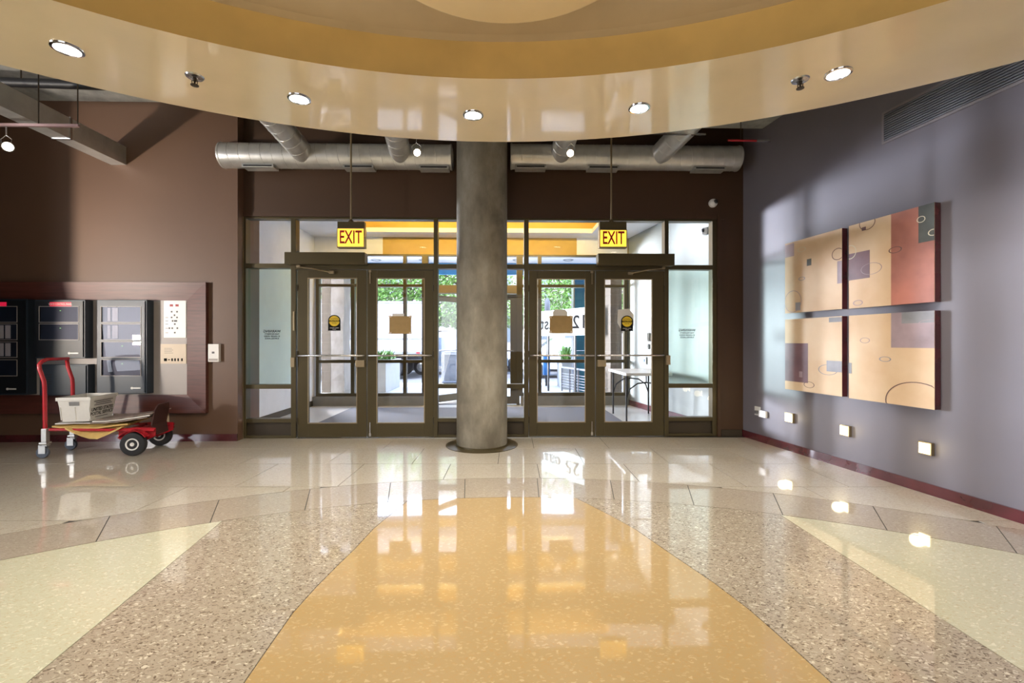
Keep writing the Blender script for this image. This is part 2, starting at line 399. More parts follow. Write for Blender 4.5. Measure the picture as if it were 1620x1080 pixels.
for i in range(len(rows)-1):
    z0, z1 = rows[i], rows[i+1]; offx = (-2.72 if i % 2 == 1 else -2.33)
    for j in range(-7, 9):
        x0, x1 = offx+.86*j, offx+.86*(j+1)
        x0 = max(x0, XL+.01)
        if x1 <= x0+.05: continue
        xs = [x0+(x1-x0)*q/10 for q in range(11)]
        def cz(x): 
            d = R2*R2-(x-C1[0])**2
            return math.sqrt(d) if d > 0 else None
        lo, hi = [], []
        up = (z0+z1)/2 > C1[1]
        segs = []; cur = []
        for x in xs:
            c = cz(x)
            if up: a, b = (max(z0, C1[1]+c) if c is not None else z0), z1
            else: a, b = z0, (min(z1, C1[1]-c) if c is not None else z1)
            if b-a > .0015: cur.append((x, a, b))
            else:
                if len(cur) > 1: segs.append(cur)
                cur = []
        if len(cur) > 1: segs.append(cur)
        for g in segs: panel([P(x, a) for x, a, b in g]+[P(x, b) for x, a, b in g[::-1]], M['t_light'], .0028)
# vestibule floor
VR1 = W(992, 540, YF); vf = F(1031, 651); vdx = (vf.x-VR1.x)/(vf.y-YF)
def vwx(y): return VR1.x+(y-YF)*vdx
VLX = W(498, 540, YF).x
MB().prism([(VLX, YS+.11), (vwx(YS+.11), YS+.11), (VR1.x, YF), (VLX, YF)], -.004, 0).build('vestibule_paving', mat('pale_terrazzo', (.60, .60, .58), .4, var=.06, scale=40, coat=.4), floor)
bx('door_threshold', M['steel'], floor, SX(470), SX(1052), YS-.03, YS+.11, -.004, .004)
# ---- walls
def shell(name, pts, z0, z1, m, label, kind='structure', cat='wall'):
    return tag(MB().prism(pts, z0, z1).build(name, m), label, cat, kind=kind)
XSL, XSR = SX(383), SX(1138)
xle = LX(376)
shell('wall_left', [(XL, YL), (xle, YL), (xle, YL+.5), (XL, YL+.5)], 0, ZC, M['wall_left'], 'reddish brown wall holding the fire alarm panels')
HZ = SZ(345)
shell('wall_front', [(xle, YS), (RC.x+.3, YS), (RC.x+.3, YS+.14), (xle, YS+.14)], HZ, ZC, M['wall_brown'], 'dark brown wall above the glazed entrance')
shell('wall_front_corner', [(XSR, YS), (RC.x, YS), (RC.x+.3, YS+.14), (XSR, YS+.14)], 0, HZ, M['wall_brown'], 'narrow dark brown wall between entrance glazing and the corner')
e0 = RC+U*0; e1 = Vector((xr_b, YB))
shell('wall_right', [tuple(RC), (xr_b, YB), (xr_b+.3, YB), (RC.x+.3, RC.y)], 0, ZC, M['wall_right'], 'taupe wall hung with four square paintings')
shell('wall_back', [(XL, YB-.2), (xr_b+.3, YB-.2), (xr_b+.3, YB), (XL, YB)], 0, ZC, M['wall_left'], 'brown wall behind the viewer')
shell('wall_side', [(XL-.2, YB), (XL, YB), (XL, YL), (XL-.2, YL)], 0, ZC, M['wall_left'], 'brown far left side wall')
shell('wall_partition', [(XL, 3.95), (-6.15, 3.95), (-6.15, 4.1), (XL, 4.1)], 0, ZC, M['wall_left'], 'short brown partition out of view on the left')  # unseen; placed so its edge casts the upright shadow on the left wall
ceil = tag(MB().prism([(XL-.2, YB-.2), (xr_b+.3, YB-.2), (wallx(YS)+.4, YS+.14), (XL-.2, YL+.5)], ZC, ZC+.25).build('ceiling', M['slab']), 'raw grey concrete slab above the round ceiling', 'ceiling', kind='structure')
tag(MB().prism([(2.15, 3.2), (wallx(3.2)-.002, 3.2), (wallx(5.45)-.002, 5.45), (2.35, 5.45)], 3.80, ZC).build('trim_1', M['slab']), 'rough concrete drop beam in the far right ceiling corner', 'beam', kind='structure')
# header trim over storefront
bx('trim_2', M['wall_brown'], None, xle+.002, XSR+.06, YS-.012, YS, SZ(345), SZ(338)); tag(bpy.data.objects['trim_2'], 'thin brown moulding over the entrance glazing', 'trim', kind='structure')
bx('trim_3', M['wall_brown'], None, SX(1134), SX(1139), YS-.03, YS, 0, SZ(338)); tag(bpy.data.objects['trim_3'], 'narrow brown jamb moulding right of the glazing', 'trim', kind='structure')
bx('trim_4', M['bronze_light'], None, xle+.001, SX(384), YS-.02, YS+.1, 0, SZ(345)); tag(bpy.data.objects['trim_4'], 'slim pale jamb strip at the left end of the glazing', 'trim', kind='structure')
# baseboards
tag(bx('baseboard_left', M['base_red'], None, XL+.01, xle, YL-.018, YL, 0, .085), 'dark red polished baseboard under the alarm panels', 'baseboard', kind='structure')
tag(bx('baseboard_front', M['bronze_dark'], None, XSR+.02, RC.x-.02, YS-.016, YS, 0, .085), 'short dark baseboard beside the right sidelight', 'baseboard', kind='structure')
RWo = (RC.x, RC.y, 0)
def onright(name, label=None, cat=None, group=None, kind=None, u=0, z=0):
    p = RC+U*u
    return empty(name, (p.x, p.y, z), RROT, label, cat, group, kind, world=False)
bbr = MB().box(0, 12.6, -.018, 0, 0, .085).build('baseboard_right', M['base_red']); bbr.location = RWo; bbr.rotation_euler = (0, 0, RROT)
tag(bbr, 'glossy dark red wood baseboard under the paintings', 'baseboard', kind='structure')
SGN = 1 if (Matrix.Rotation(RROT, 2) @ Vector((0, 1))).dot(NIN) > 0 else -1   # local +y into room?
if SGN > 0: bbr.data.transform(Matrix.Scale(-1, 4, (0, 1, 0))); bbr.data.flip_normals()
# ---- vestibule shell
ZV = W(700, 376, YF).z
tag(MB().prism([(VLX-.15, YS+.14), (VLX, YS+.14), (VLX, YF+.1), (VLX-.15, YF+.1)], 0, ZV+.5).build('wall_vestibule_left', M['white_wall']), 'pale grey left wall of the entrance vestibule', 'wall', kind='structure')
tag(MB().prism([(vwx(YS+.14), YS+.14), (vwx(YS+.14)+.15, YS+.14), (VR1.x+.15, YF+.1), (VR1.x, YF+.1)], 0, ZV+.5).build('wall_vestibule_right', M['vest_dimmed']), 'pale grey right wall of the entrance vestibule', 'wall', kind='structure')
cx0, cx1, cy0, cy1 = W(575, 370, 8.3).x, W(938, 370, 8.3).x, 6.9, 8.35
vc = MB()
xa, xb = VLX-.15, 3.9
vc.box(xa, cx0, YS+.14, YF+.1, ZV, ZV+.08).box(cx1, xb, YS+.14, YF+.1, ZV, ZV+.08).box(cx0, cx1, YS+.14, cy0, ZV, ZV+.08).box(cx0, cx1, cy1, YF+.1, ZV, ZV+.08)
tag(vc.build('ceiling_vestibule', M['white_ceil']), 'white vestibule ceiling around a yellow cove', 'ceiling', kind='structure')
cv = MB().box(cx0-.1, cx1+.1, cy0-.1, cy1+.1, ZV+.38, ZV+.44)
cv.box(cx0-.14, cx0-.1, cy0-.14, cy1+.14, ZV+.08, ZV+.44).box(cx1+.1, cx1+.14, cy0-.14, cy1+.14, ZV+.08, ZV+.44)
cv.box(cx0-.1, cx1+.1, cy0-.14, cy0-.1, ZV+.08, ZV+.44).box(cx0-.1, cx1+.1, cy1+.1, cy1+.14, ZV+.08, ZV+.44)
tag(cv.build('trim_5', M['gold_lit']), 'ceiling cove recess of the vestibule with its yellow light painted in', 'cove', kind='structure')
area('cove_light', ((cx0+cx1)/2, cy0+.15, ZV+.12), ((cx0+cx1)/2, cy1, ZV+.25), cx1-cx0, .1, 60, (1, .72, .22))
zb = W(700, 403, YF).z; zg0 = W(700, 384, YF).z
bk = tag(bx('wall_vestibule_bulkhead', M['gold_lit'], None, VLX-.15, VR1.x+.15, YF-.02, YF+.1, zb, ZV), 'bulkhead over the outer glazing of the vestibule, orange cove light painted in', 'wall', kind='structure')
gx = W(606, 390, YF).x; gx2 = W(912, 390, YF).x
bx('painted_panel', M['white_wall'], bk, VLX, gx, YF-.03, YF-.02, zb, ZV)
bx('painted_panel', M['white_wall'], bk, gx2, VR1.x, YF-.03, YF-.02, zb, ZV)
rug = tag(bx('entrance_mat', M['mat'], None, F(530, 657).x, F(970, 657).x, YS+.2, F(700, 645).y, 0.0, .008), 'long grey walk-off carpet mat inside the vestibule', 'mat')
# roof over vestibule to keep light out
tag(bx('ceiling_roof', M['slab'], None, -9, 5, YL+.5, 8.95, 3.95, 4.1), 'roof slab over the vestibule', 'roof', kind='structure')
tag(bx('wall_facade', M['building'], None, -9, 5, YF+.1, YF+.25, ZV+.02, 3.95), 'outer facade above the vestibule glazing', 'wall', kind='structure')
tag(bx('wall_facade_left', M['building'], None, -9, VLX-.15, YF-.1, YF+.1, 0, 3.95), 'outer facade left of the vestibule', 'wall', kind='structure')
tag(bx('wall_facade_right', M['building'], None, VR1.x+.15, 5.5, YF-.1, YF+.1, 0, 3.95), 'outer facade right of the vestibule', 'wall', kind='structure')
# =================================================================== ROUND CEILING
CX, CY = C2W(-.057, -1.10); RO, RI = 5.07, 4.117; ZR = EYE+1.74; ZD = EYE+1.984
def rlim(a, r):
    d = Vector((math.sin(a), math.cos(a))); k = rn.dot(d)
    if k > 1e-4: r = min(r, (rd-.004-rn.dot(Vector((CX, CY))))/k)
    return r
NA = 144
def ringpts(r, z): return [(CX+rlim(2*PI*i/NA, r)*math.sin(2*PI*i/NA), CY+rlim(2*PI*i/NA, r)*math.cos(2*PI*i/NA), z) for i in range(NA)]
m = MB(); m.loft([ringpts(RI, ZR), ringpts(RO, ZR)], cap=False); rgo = m.build('ceiling_ring', M['cream'])
tag(rgo, 'glossy cream ring-shaped dropped soffit with recessed downlights', 'ceiling', kind='structure')
MB().loft([ringpts(RO, ZR), ringpts(RO, ZR+.32)], cap=False).build('ring_outer_edge', M['cream'], rgo)
MB().loft([ringpts(RI, ZR), ringpts(RI, ZD)], cap=False).build('ring_fascia', M['ochre'], rgo)
m = MB(); a_, b_ = ringpts(RI, ZD), ringpts(RO, ZR+.32)
m.loft([a_, ringpts(RI-.05, ZD+.015)], cap=False)
prof = [ringpts(RI-.05, ZD+.015)]
for q in (.9, .75, .55, .35, .15): prof.append(ringpts(RI*q, ZD+.015+.30*(1-q*q)))
m.loft(prof, cap=False); m.bm.faces.new([m.bm.verts.new(p) for p in prof[-1]])
m.build('dome_panel', M['dome'], rgo, smooth=True)
MB().loft([ringpts(RO, ZR+.32), ringpts(RI, ZR+.5), ringpts(.5, ZR+.62)], cap=True).build('ring_top_cover', M['slab'], rgo)
# shallow dish light near the crown
dc = Vector(C2W(-.03, 2.02)); dish = empty('ceiling_dish', (dc.x, dc.y, ZD), 0, 'shallow round tan ceiling dish at the top of the picture', 'ceiling dish')
MB().lathe([(.80, ZD-.012), (.815, ZD-.005), (.815, ZD+.03), (.75, ZD+.10), (.3, ZD+.17), (.02, ZD+.18)], (dc.x, dc.y, 0), 64).build('dish', M['cream'], dish, smooth=True)
# downlights
def downlight(a, first=[None]):
    x, y = CX+4.60*math.sin(a), CY+4.60*math.cos(a)
    if first[0] is None:
        t = empty('downlight', (x, y, ZR), 0, None, 'downlight', 'recessed downlights in the cream ring', world=False)
        MB().lathe([(.062, -.002), (.064, -.010), (.078, -.008), (.080, 0), (.062, 0)], seg=32, cap=False).build('trim_ring', M['chrome'], t, smooth=True)
        MB().lathe([(.001, -.004), (.061, -.004), (.061, 0), (.001, 0)], seg=24).build('lens', M['lamp'], t)
        first[0] = t; return t
    t = copy_tree(first[0]); t.location = (x, y, ZR); return t
lab = {-2: 'leftmost downlight in the cream ring, left of the left sprinkler', -1: 'downlight in the cream ring between left sprinkler and column',
       0: 'downlight in the cream ring right above the concrete column', 1: 'downlight in the cream ring between column and right sprinkler', 2: 'rightmost downlight in the cream ring above the wall grille'}
for k in list(range(-2, 3)):
    a = R(-1.7)+R(15.6)*k; t = downlight(a); t['label'] = lab[k]
for k in range(-11, 12):
    if k in (-6, -5, 5, 6, 7, 4): continue
    if -11 <= k <= 11 and (abs(k) <= 2 or k % 2 == 0):
        a = R(-1.7)+R(15.6)*k
        if rlim(a, 4.8) < 4.79: continue
        l = bpy.data.lights.new('downlight_lamp', 'SPOT'); l.energy = 120; l.spot_size = R(140); l.spot_blend = .7; l.color = (1, .91, .78); l.shadow_soft_size = .06
        o = bpy.data.objects.new('downlight_lamp', l); COL.objects.link(o); o.location = (CX+4.6*math.sin(a), CY+4.6*math.cos(a), ZR-.02)
# unseen upward area light added to wash the dome and ochre fascia warm
area('dome_fill_light', (CX, CY+1.0, ZR+.0), (CX, CY+1.0, 5), 3.0, 3.0, 110, (1, .84, .60))
for px, py, lb in ((308, 125, 'small pendent sprinkler head in the ring between the two left downlights'), (1266, 130, 'small pendent sprinkler head in the ring between the two right downlights')):
    p = F(px, py-4, ZR); t = empty('sprinkler', tuple(p), 0, lb, 'sprinkler', 'ceiling sprinklers', world=False)
    MB().lathe([(.055, 0), (.05, -.008), (.022, -.012), (.02, -.004)], seg=24).build('escutcheon', M['steel'], t, smooth=True)
    MB().lathe([(.012, -.010), (.012, -.03), (.006, -.035), (.006, -.05)], seg=12).build('stem', M['bronze_dark'], t)
    f = MB(); f.tube([(-.018, 0, -.025), (-.016, 0, -.05), (0, 0, -.058)], .003, 6).tube([(.018, 0, -.025), (.016, 0, -.05), (0, 0, -.058)], .003, 6)
    f.lathe([(.024, -.056), (.024, -.060), (.003, -.062)], seg=16); f.build('deflector', M['bronze_dark'], t)
# =================================================================== COLUMN
cc = W(762.5, 540, 5.39); cr_ = .298
col = empty('concrete_column', (cc.x, cc.y, 0), 0, 'round raw concrete column in the middle of the entrance', 'column')
MB().lathe([(cr_, .02), (cr_, ZC)], (cc.x, cc.y, 0), 64).build('shaft', M['column'], col, smooth=True)
MB().lathe([(.425, 0), (.425, .004), (.42, .006), (cr_+.015, .007), (cr_+.012, .022), (cr_-.02, .022)], (cc.x, cc.y, 0), 64).build('base_ring', M['bronze'], col, smooth=True)
# =================================================================== STOREFRONT
y0, y1 = YS, YS+.11
def frame_box(parent, name, ax, bx_, zt, zb_, m='bronze', yy0=y0, yy1=y1, bev=.004, **k):
    return MB().box(SX(ax), SX(bx_), yy0, yy1, SZ(zb_), SZ(zt), bev).build(name, M[m], parent, **k)
def pane(parent, ax, bx_, zt, zb_, m='glass', y=YS+.055):
    return MB().box(SX(ax), SX(bx_), y-.003, y+.003, SZ(zb_), SZ(zt)).build('pane', M[m], parent)
def unit(name, label, ax, bx_):
    return empty(name, ((SX(ax)+SX(bx_))/2, YS, 0), 0, label, 'window', kind='structure')
def sidelight(name, label, x0, x1, xo0, xo1, bots, glass3=True, tint='glass_green'):
    w = unit(name, label, xo0, xo1)
    frame_box(w, 'mullion', xo0, x0, 345, 691.4); frame_box(w, 'mullion', x1, xo1, 345, 691.4)
    frame_box(w, 'rail', x0, x1, 345, 348); frame_box(w, 'rail', x0, x1, 418, 425); frame_box(w, 'rail', x0, x1, 607.5, 614)
    frame_box(w, 'rail', x0, x1, 661, 667); frame_box(w, 'rail', x0, x1, 687, 691.4)
    frame_box(w, 'kick_panel', x0, x1, 667, 687, 'bronze_dark', YS+.03, YS+.07, 0)
    pane(w, x0, x1, 348, 418); pane(w, x0, x1, 425, 607.5, tint); pane(w, x0, x1, 614, 661)
    return w
w1 = sidelight('window_1', 'tall bronze framed sidelight left of the doors', 389, 460, 383, 468, 694)
w4 = sidelight('window_4', 'tall bronze framed sidelight right of the doors', 1058, 1127, 1051.5, 1136, 689)
w2 = sidelight('window_2', 'narrow bronze framed glazing just left of the column', 692.5, 756, 686, 759.5, 690, tint='glass')
w3 = sidelight('window_3', 'narrow bronze framed glazing just right of the column', 763, 829, 759.5, 836.5, 690, tint='glass')
for nm, lb, a, b in (('window_5', 'transom glazing over the left pair of doors', 468, 686), ('window_6', 'transom glazing over the right pair of doors', 836.5, 1051.5)):
    w = unit(nm, lb, a, b)
    frame_box(w, 'rail', a, b, 345, 348); frame_box(w, 'rail', a, b, 417, 427); pane(w, a, b, 348, 417)
door_info = [('door_1', 'leftmost glass entrance door with a yellow round sticker', 470, 579.5, 487, 564, 'l'),
             ('door_2', 'glass entrance door left of the column with brown paper on it', 580.5, 685.5, 596, 671, 'r'),
             ('door_3', 'glass entrance door right of the column with brown paper on it', 837, 942, 850, 926, 'l'),
             ('door_4', 'rightmost glass entrance door with a folding table behind it', 943, 1051, 957, 1032, 'r')]
for nm, lb, a, b, ga, gb, hinge in door_info:
    d = empty(nm, ((SX(a)+SX(b))/2, YS, 0), 0, lb, 'door', kind='structure')
    ya, yb = YS+.012, YS+.057
    frame_box(d, 'stile', a, ga, 427.5, 690.5, yy0=ya, yy1=yb, bev=.003); frame_box(d, 'stile', gb, b, 427.5, 690.5, yy0=ya, yy1=yb, bev=.003)
    frame_box(d, 'rail', ga, gb, 427.5, 441, yy0=ya, yy1=yb, bev=.003); frame_box(d, 'rail', ga, gb, 668, 690.5, yy0=ya, yy1=yb, bev=.003)
    g = MB().box(SX(ga), SX(gb), YS+.032, YS+.038, SZ(668), SZ(441)).build('pane', M['glass'], d)
    be = MB()
    for q in ((ga-.8, ga+.6, 440, 669), (gb-.6, gb+.8, 440, 669)): be.box(SX(q[0]), SX(q[1]), YS+.006, YS+.014, SZ(q[3]), SZ(q[2]))
    be.box(SX(ga), SX(gb), YS+.006, YS+.014, SZ(441.6), SZ(440)).box(SX(ga), SX(gb), YS+.006, YS+.014, SZ(669), SZ(667.4))
    be.build('glazing_bead', M['bronze_light'], d)
    pb = MB(); z = SZ(562); xa_, xb_ = SX(a+3), SX(b-3)
    pb.tube([(xa_, YS+.012, z), (xa_, YS-.03, z), (xa_+.02, YS-.045, z), (xb_-.02, YS-.045, z), (xb_, YS-.03, z), (xb_, YS+.012, z)], .0125, 10)
    pb.build('push_bar', M['steel'], d, smooth=True)
    if nm in ('door_1', 'door_4'):
        sx = (563, 577) if nm == 'door_1' else (945, 958.5)
        frame_box(d, 'lock_case', sx[0], sx[1], 569.5, 580, 'bronze_light', YS-.02, YS+.012)
    else:
        x = SX(585.5 if nm == 'door_2' else 936.5)
        MB().tube([(x, YS+.002, SZ(686)), (x, YS+.002, SZ(667))], .007, 8).box(x-.014, x+.014, YS-.004, YS+.012, SZ(689), SZ(684)).build('floor_bolt', M['steel'], d)
        MB().tube([(x, YS+.0, SZ(449)), (x, YS+.0, SZ(430))], .005, 8).box(x-.014, x+.014, YS-.01, YS+.012, SZ(431), SZ(427.6)).build('top_catch', M['bronze_light'], d)
    hx = SX(a if hinge == 'l' else b)
    for zz in (456, 560, 664):
        MB().tube([(hx, YS+.004, SZ(zz+5)), (hx, YS+.004, SZ(zz-5))], .007, 8).build('hinge', M['bronze_dark'], d, smooth=True)
frame_box(w1, 'strike_box', 461, 467, 565, 580, 'bronze_light', YS-.03, YS)
frame_box(w4, 'strike_box', 1053, 1059.5, 562, 577, 'bronze_light', YS-.03, YS)
frame_box(w1, 'switch', 464, 466.5, 493, 523, 'bronze_light', YS-.012, YS)
# operators
for nm, a, b, arm, lb in (('door_operator', 457.5, 582, ((474, 424, -.03), (500, 428, -.12), (525, 432, -.02)), 'bronze automatic door operator box over the leftmost door'),
                     ('door_operator', 943, 1061.5, ((1048, 424, -.03), (1022, 428, -.12), (997, 432, -.02)), 'bronze automatic door operator box over the rightmost door')):
    t = empty(nm, ((SX(a)+SX(b))/2, YS, SZ(421)), 0, lb, 'door operator', 'automatic door operators')
    frame_box(t, 'cover', a, b, 403, 421.5, 'bronze', YS-.13, YS, .006)
    m = MB(); pp = [(SX(x), YS+dy, SZ(z)) for x, z, dy in arm]
    m.tube(pp, .008, 8); m.box(pp[0][0]-.02, pp[0][0]+.02, YS-.05, YS-.01, SZ(425), SZ(421)); m.box(pp[2][0]-.03, pp[2][0]+.03, YS-.03, YS+.012, SZ(434), SZ(430))
    m.build('arm', M['bronze_light'], t, smooth=True)
# stickers and papers
for x, z, lb, k in ((527.5, 510.5, 'black sticker with a yellow disc on the leftmost glass door', 0), (993, 511, 'black sticker with a yellow disc on the rightmost glass door', 1)):
    X, Z = SX(x), SZ(z); yy = YS+.030
    t = empty('caution_sticker', (X, yy, Z), 0, lb, 'sticker', 'automatic door caution stickers')
    hw, hh = .078, .10
    m = MB(); pts = [(-hw, -hh), (hw, -hh), (hw, .03)]+[(hw*math.cos(a), .03+hw*.9*math.sin(a)) for a in [PI*i/10 for i in range(1, 10)]]+[(-hw, .03)]
    f1 = [m.bm.verts.new((X+p[0], yy, Z+p[1])) for p in pts]; f2 = [m.bm.verts.new((X+p[0], yy+.0015, Z+p[1])) for p in pts]
    m.bm.faces.new(f1); m.bm.faces.new(f2[::-1])
    for i in range(len(pts)): m.bm.faces.new((f1[i], f2[i], f2[(i+1)%len(pts)], f1[(i+1)%len(pts)]))
    m.build('backing', M['ink'], t)
    MB().lathe([(.001, -.0012), (.066, -.0012), (.066, 0), (.001, 0)], (X, yy, Z+.022), 32, 'y').build('yellow_disc', M['yellow_ink'], t)
    bx('black_band', M['ink'], t, X-.069, X+.069, yy-.002, yy-.0012, Z+.012, Z+.036)
    text_obj('lettering', 'CAUTION', .026, M['yellow_ink'], t, face_front(X, yy-.0026, Z+.024), True)
    text_obj('lettering', 'AUTOMATIC', .017, M['ink'], t, face_front(X, yy-.0018, Z+.052))
    text_obj('lettering', 'DOOR', .019, M['ink'], t, face_front(X, yy-.0018, Z-.005))
    text_obj('lettering', 'STAND CLEAR', .017, M['paper'], t, face_front(X, yy-.0012, Z-.066))
    text_obj('lettering', 'PLEASE', .014, M['paper'], t, face_front(X, yy-.0012, Z-.084))
def sheet(name, label, a, b, zt, zb_, m, y, cat='paper', extra=None):
    t = empty(name, (SX((a+b)/2), y, SZ(zb_)), 0, label, cat)
    frame_box(t, 'sheet', a, b, zt, zb_, m, y, y+.002, 0)
    if extra: extra(t)
    return t
def ex2(t):
    frame_box(t, 'backing_sheet', 619.5, 638.5, 496, 500, 'paper', YS+.0295, YS+.031, 0)
    m = MB()
    for q in ((615, 500), (615, 526), (647.5, 500), (647.5, 526)): m.box(SX(q[0]-1), SX(q[0]+3.5), YS+.0255, YS+.0275, SZ(q[1]+2), SZ(q[1]-1))
    m.build('tape', M['beige'], t, kind='stuff')
sheet('taped_paper', 'brown backed paper notice taped to the door left of the column', 615, 650, 500, 528, 'kraft', YS+.028, extra=ex2)
def ex3(t):
    X0, X1 = SX(875), SX(898); m = MB(); zt, zb2 = SZ(489), SZ(500)
    c = .03; pts = [(X0, zb2), (X1, zb2), (X1, zt-c), (X1-c, zt), (X0+c, zt), (X0, zt-c)]
    a_ = [m.bm.verts.new((p[0], YS+.0295, p[1])) for p in pts]; b_ = [m.bm.verts.new((p[0], YS+.031, p[1])) for p in pts]
    m.bm.faces.new(a_); m.bm.faces.new(b_[::-1])
    for i in range(6): m.bm.faces.new((a_[i], b_[i], b_[(i+1)%6], a_[(i+1)%6]))
    m.build('backing_sheet', M['paper'], t)
    m = MB()
    for q in ((870, 501), (870, 524), (904, 501), (904, 524)): m.box(SX(q[0]-1), SX(q[0]+3), YS+.0255, YS+.0275, SZ(q[1]+2), SZ(q[1]-1))
    m.build('tape', M['beige'], t, kind='stuff')
sheet('taped_paper', 'brown backed paper notice taped to the door right of the column', 870, 906.5, 499, 527, 'kraft', YS+.028, extra=ex3)
# white notice hung on the outer face of door 4
t = empty('white_notice', (SX(990), YS+.05, SZ(517)), 0, 'pale octagonal notice behind the sticker of the rightmost door', 'notice')
m = MB(); pts = [(979, 489), (996, 487.5), (1004, 497), (1004, 514), (996, 519), (983, 519), (978, 510)]
a_ = [m.bm.verts.new((SX(p[0]), YS+.040, SZ(p[1]))) for p in pts]; b_ = [m.bm.verts.new((SX(p[0]), YS+.043, SZ(p[1]))) for p in pts]
m.bm.faces.new(a_); m.bm.faces.new(b_[::-1])
for i in range(7): m.bm.faces.new((a_[i], b_[i], b_[(i+1)%7], a_[(i+1)%7]))
m.build('sheet', M['paper'], t)
# warning lettering (reads mirrored from inside)
for xp, zp, lb in ((427, 531, 'black mirrored warning lettering on the left sidelight glass'), (1089.5, 529, 'black mirrored warning lettering on the right sidelight glass')):
    X = SX(xp); t = empty('warning_lettering', (X, YS+.05, SZ(zp)), 0, lb, 'lettering', 'surveillance warning lettering')
    for i, (s, sz, b) in enumerate((('WARNING', .046, True), ('THIS PROPERTY', .027, True), ('IS UNDER VIDEO', .027, True), ('SURVEILLANCE', .027, True))):
        text_obj('lettering', s, sz, M['ink'], t, face_front(X, YS+.0505, SZ(zp-7)-[0, .036, .064, .092][i]), b, sx=.98, mirror=True)
# exit signs
for xa_, xb_, rodx, lb in ((533, 577, 554, 'lit yellow and red EXIT sign hanging left of the column'), (948, 992, 968, 'lit yellow and red EXIT sign hanging right of the column')):
    Y = 5.38; pA, pB = W(xa_, 350, Y), W(xb_, 392, Y); xm = (pA.x+pB.x)/2; rx_ = W(rodx, 300, Y).x
    t = empty('exit_sign', (xm, Y, pB.z), 0, lb, 'exit sign', 'hanging exit signs')
    zt = pA.z; zb_ = pB.z; zl = W(555, 361, Y).z
    bx('canopy_box', M['bronze'], t, pA.x+.005, pB.x-.005, Y, Y+.07, zl+.004, zt, .004)
    bx('housing', M['bronze_light'], t, pA.x, pB.x, Y-.006, Y+.075, zb_, zl+.004, .006)
    bx('lit_face', M['exit_glow'], t, pA.x+.012, pB.x-.012, Y-.010, Y-.006, zb_+.015, zl-.008)
    text_obj('letters', 'EXIT', .215, M['red_ink'], t, face_front(xm, Y-.0115, (zb_+zl)/2+.002), True, sx=.60)
    MB().tube([(rx_, Y+.03, zt), (rx_, Y+.03, ZC)], .011, 10).build('rod', M['bronze_light'], t, smooth=True)
    MB().lathe([(.03, zt), (.03, zt+.008), (.014, zt+.03), (.012, zt+.03)], (rx_, Y+.03, 0), 16).build('collar', M['bronze'], t, smooth=True)
# =================================================================== DUCTS
def duct(xa_, xb_, ycen, lb, slots):
    Y = 5.62; A, B = W(xa_, ycen, Y), W(xb_, ycen, Y); r = .148; z = W((xa_+xb_)/2, ycen, Y).z
    t = empty('spiral_duct', ((A.x+B.x)/2, Y, z), 0, lb, 'air duct', 'round galvanised ducts over the entrance')
    MB().tube([(A.x, Y, z), (B.x, Y, z)], r, 40).build('duct_body', M['galv'], t, smooth=True)
    m = MB(); n = int((B.x-A.x)/.13)
    for i in range(n):
        x = A.x+.06+i*.13; a0 = 0
        pts = [(x+.11*(k/20), Y+(r+.001)*math.cos(2*PI*k/20), z+(r+.001)*math.sin(2*PI*k/20)) for k in range(21)]
        if pts[-1][0] < B.x: m.tube(pts, .0028, 4)
    m.build('spiral_seam', M['galv'], t)
    for sx_ in (A.x, B.x):
        MB().lathe([(r+.003, -.012), (r+.006, 0), (r+.003, .012), (r-.03, .012), (r-.03, -.012)], (sx_, Y, z), 40, 'x').build('end_band', M['galv'], t, smooth=True)
    for a, b in slots:
        x0_, x1_ = W(a, 262, Y-.08).x, W(b, 262, Y-.08).x
        g = bx('slot_diffuser', M['galv'], t, x0_, x1_, Y-.09, Y+.05, z-r-.022, z-r+.02, .003)
        bx('slot', M['black_matt'], g, x0_+.02, x1_-.02, Y-.094, Y-.088, z-r-.012, z-r+.004)
    return t, z
dl, z1_ = duct(354, 714, 247.5, 'long round galvanised duct left of the column', ((383, 433), (543, 591), (663, 710)))
dr, z2_ = duct(809, 1166, 249.5, 'long round galvanised duct right of the column', ((815, 864), (930, 979), (1098, 1148)))
for sx_, sy_, ex_, ey_, par, zc in ((484, 247, 402, 152, dl, z1_), (635, 247, 612, 152, dl, z1_), (885, 249, 918, 152, dr, z2_), (1038, 249, 1134, 152, dr, z2_)):
    A = W(sx_, sy_, 5.62); Bp = W(ex_, ey_, 4.60); A.z = zc
    d = (Bp-A); Bp = A+d*1.25; A2 = A+d.normalized()*.03
    MB().tube([A2, Bp], .128, 28).build('branch_duct', M['galv'], par, smooth=True)
    m = MB()
    for q in range(1, 9):
        c = A+d*(.13*q+.08); dn = d.normalized(); u1 = dn.cross(Vector((0, 0, 1))).normalized(); u2 = dn.cross(u1)
        pts = [c+(u1*math.cos(2*PI*k/16)+u2*math.sin(2*PI*k/16))*.129 for k in range(17)]
        m.tube(pts, .0028, 4)
    m.build('branch_seam', M['galv'], par)
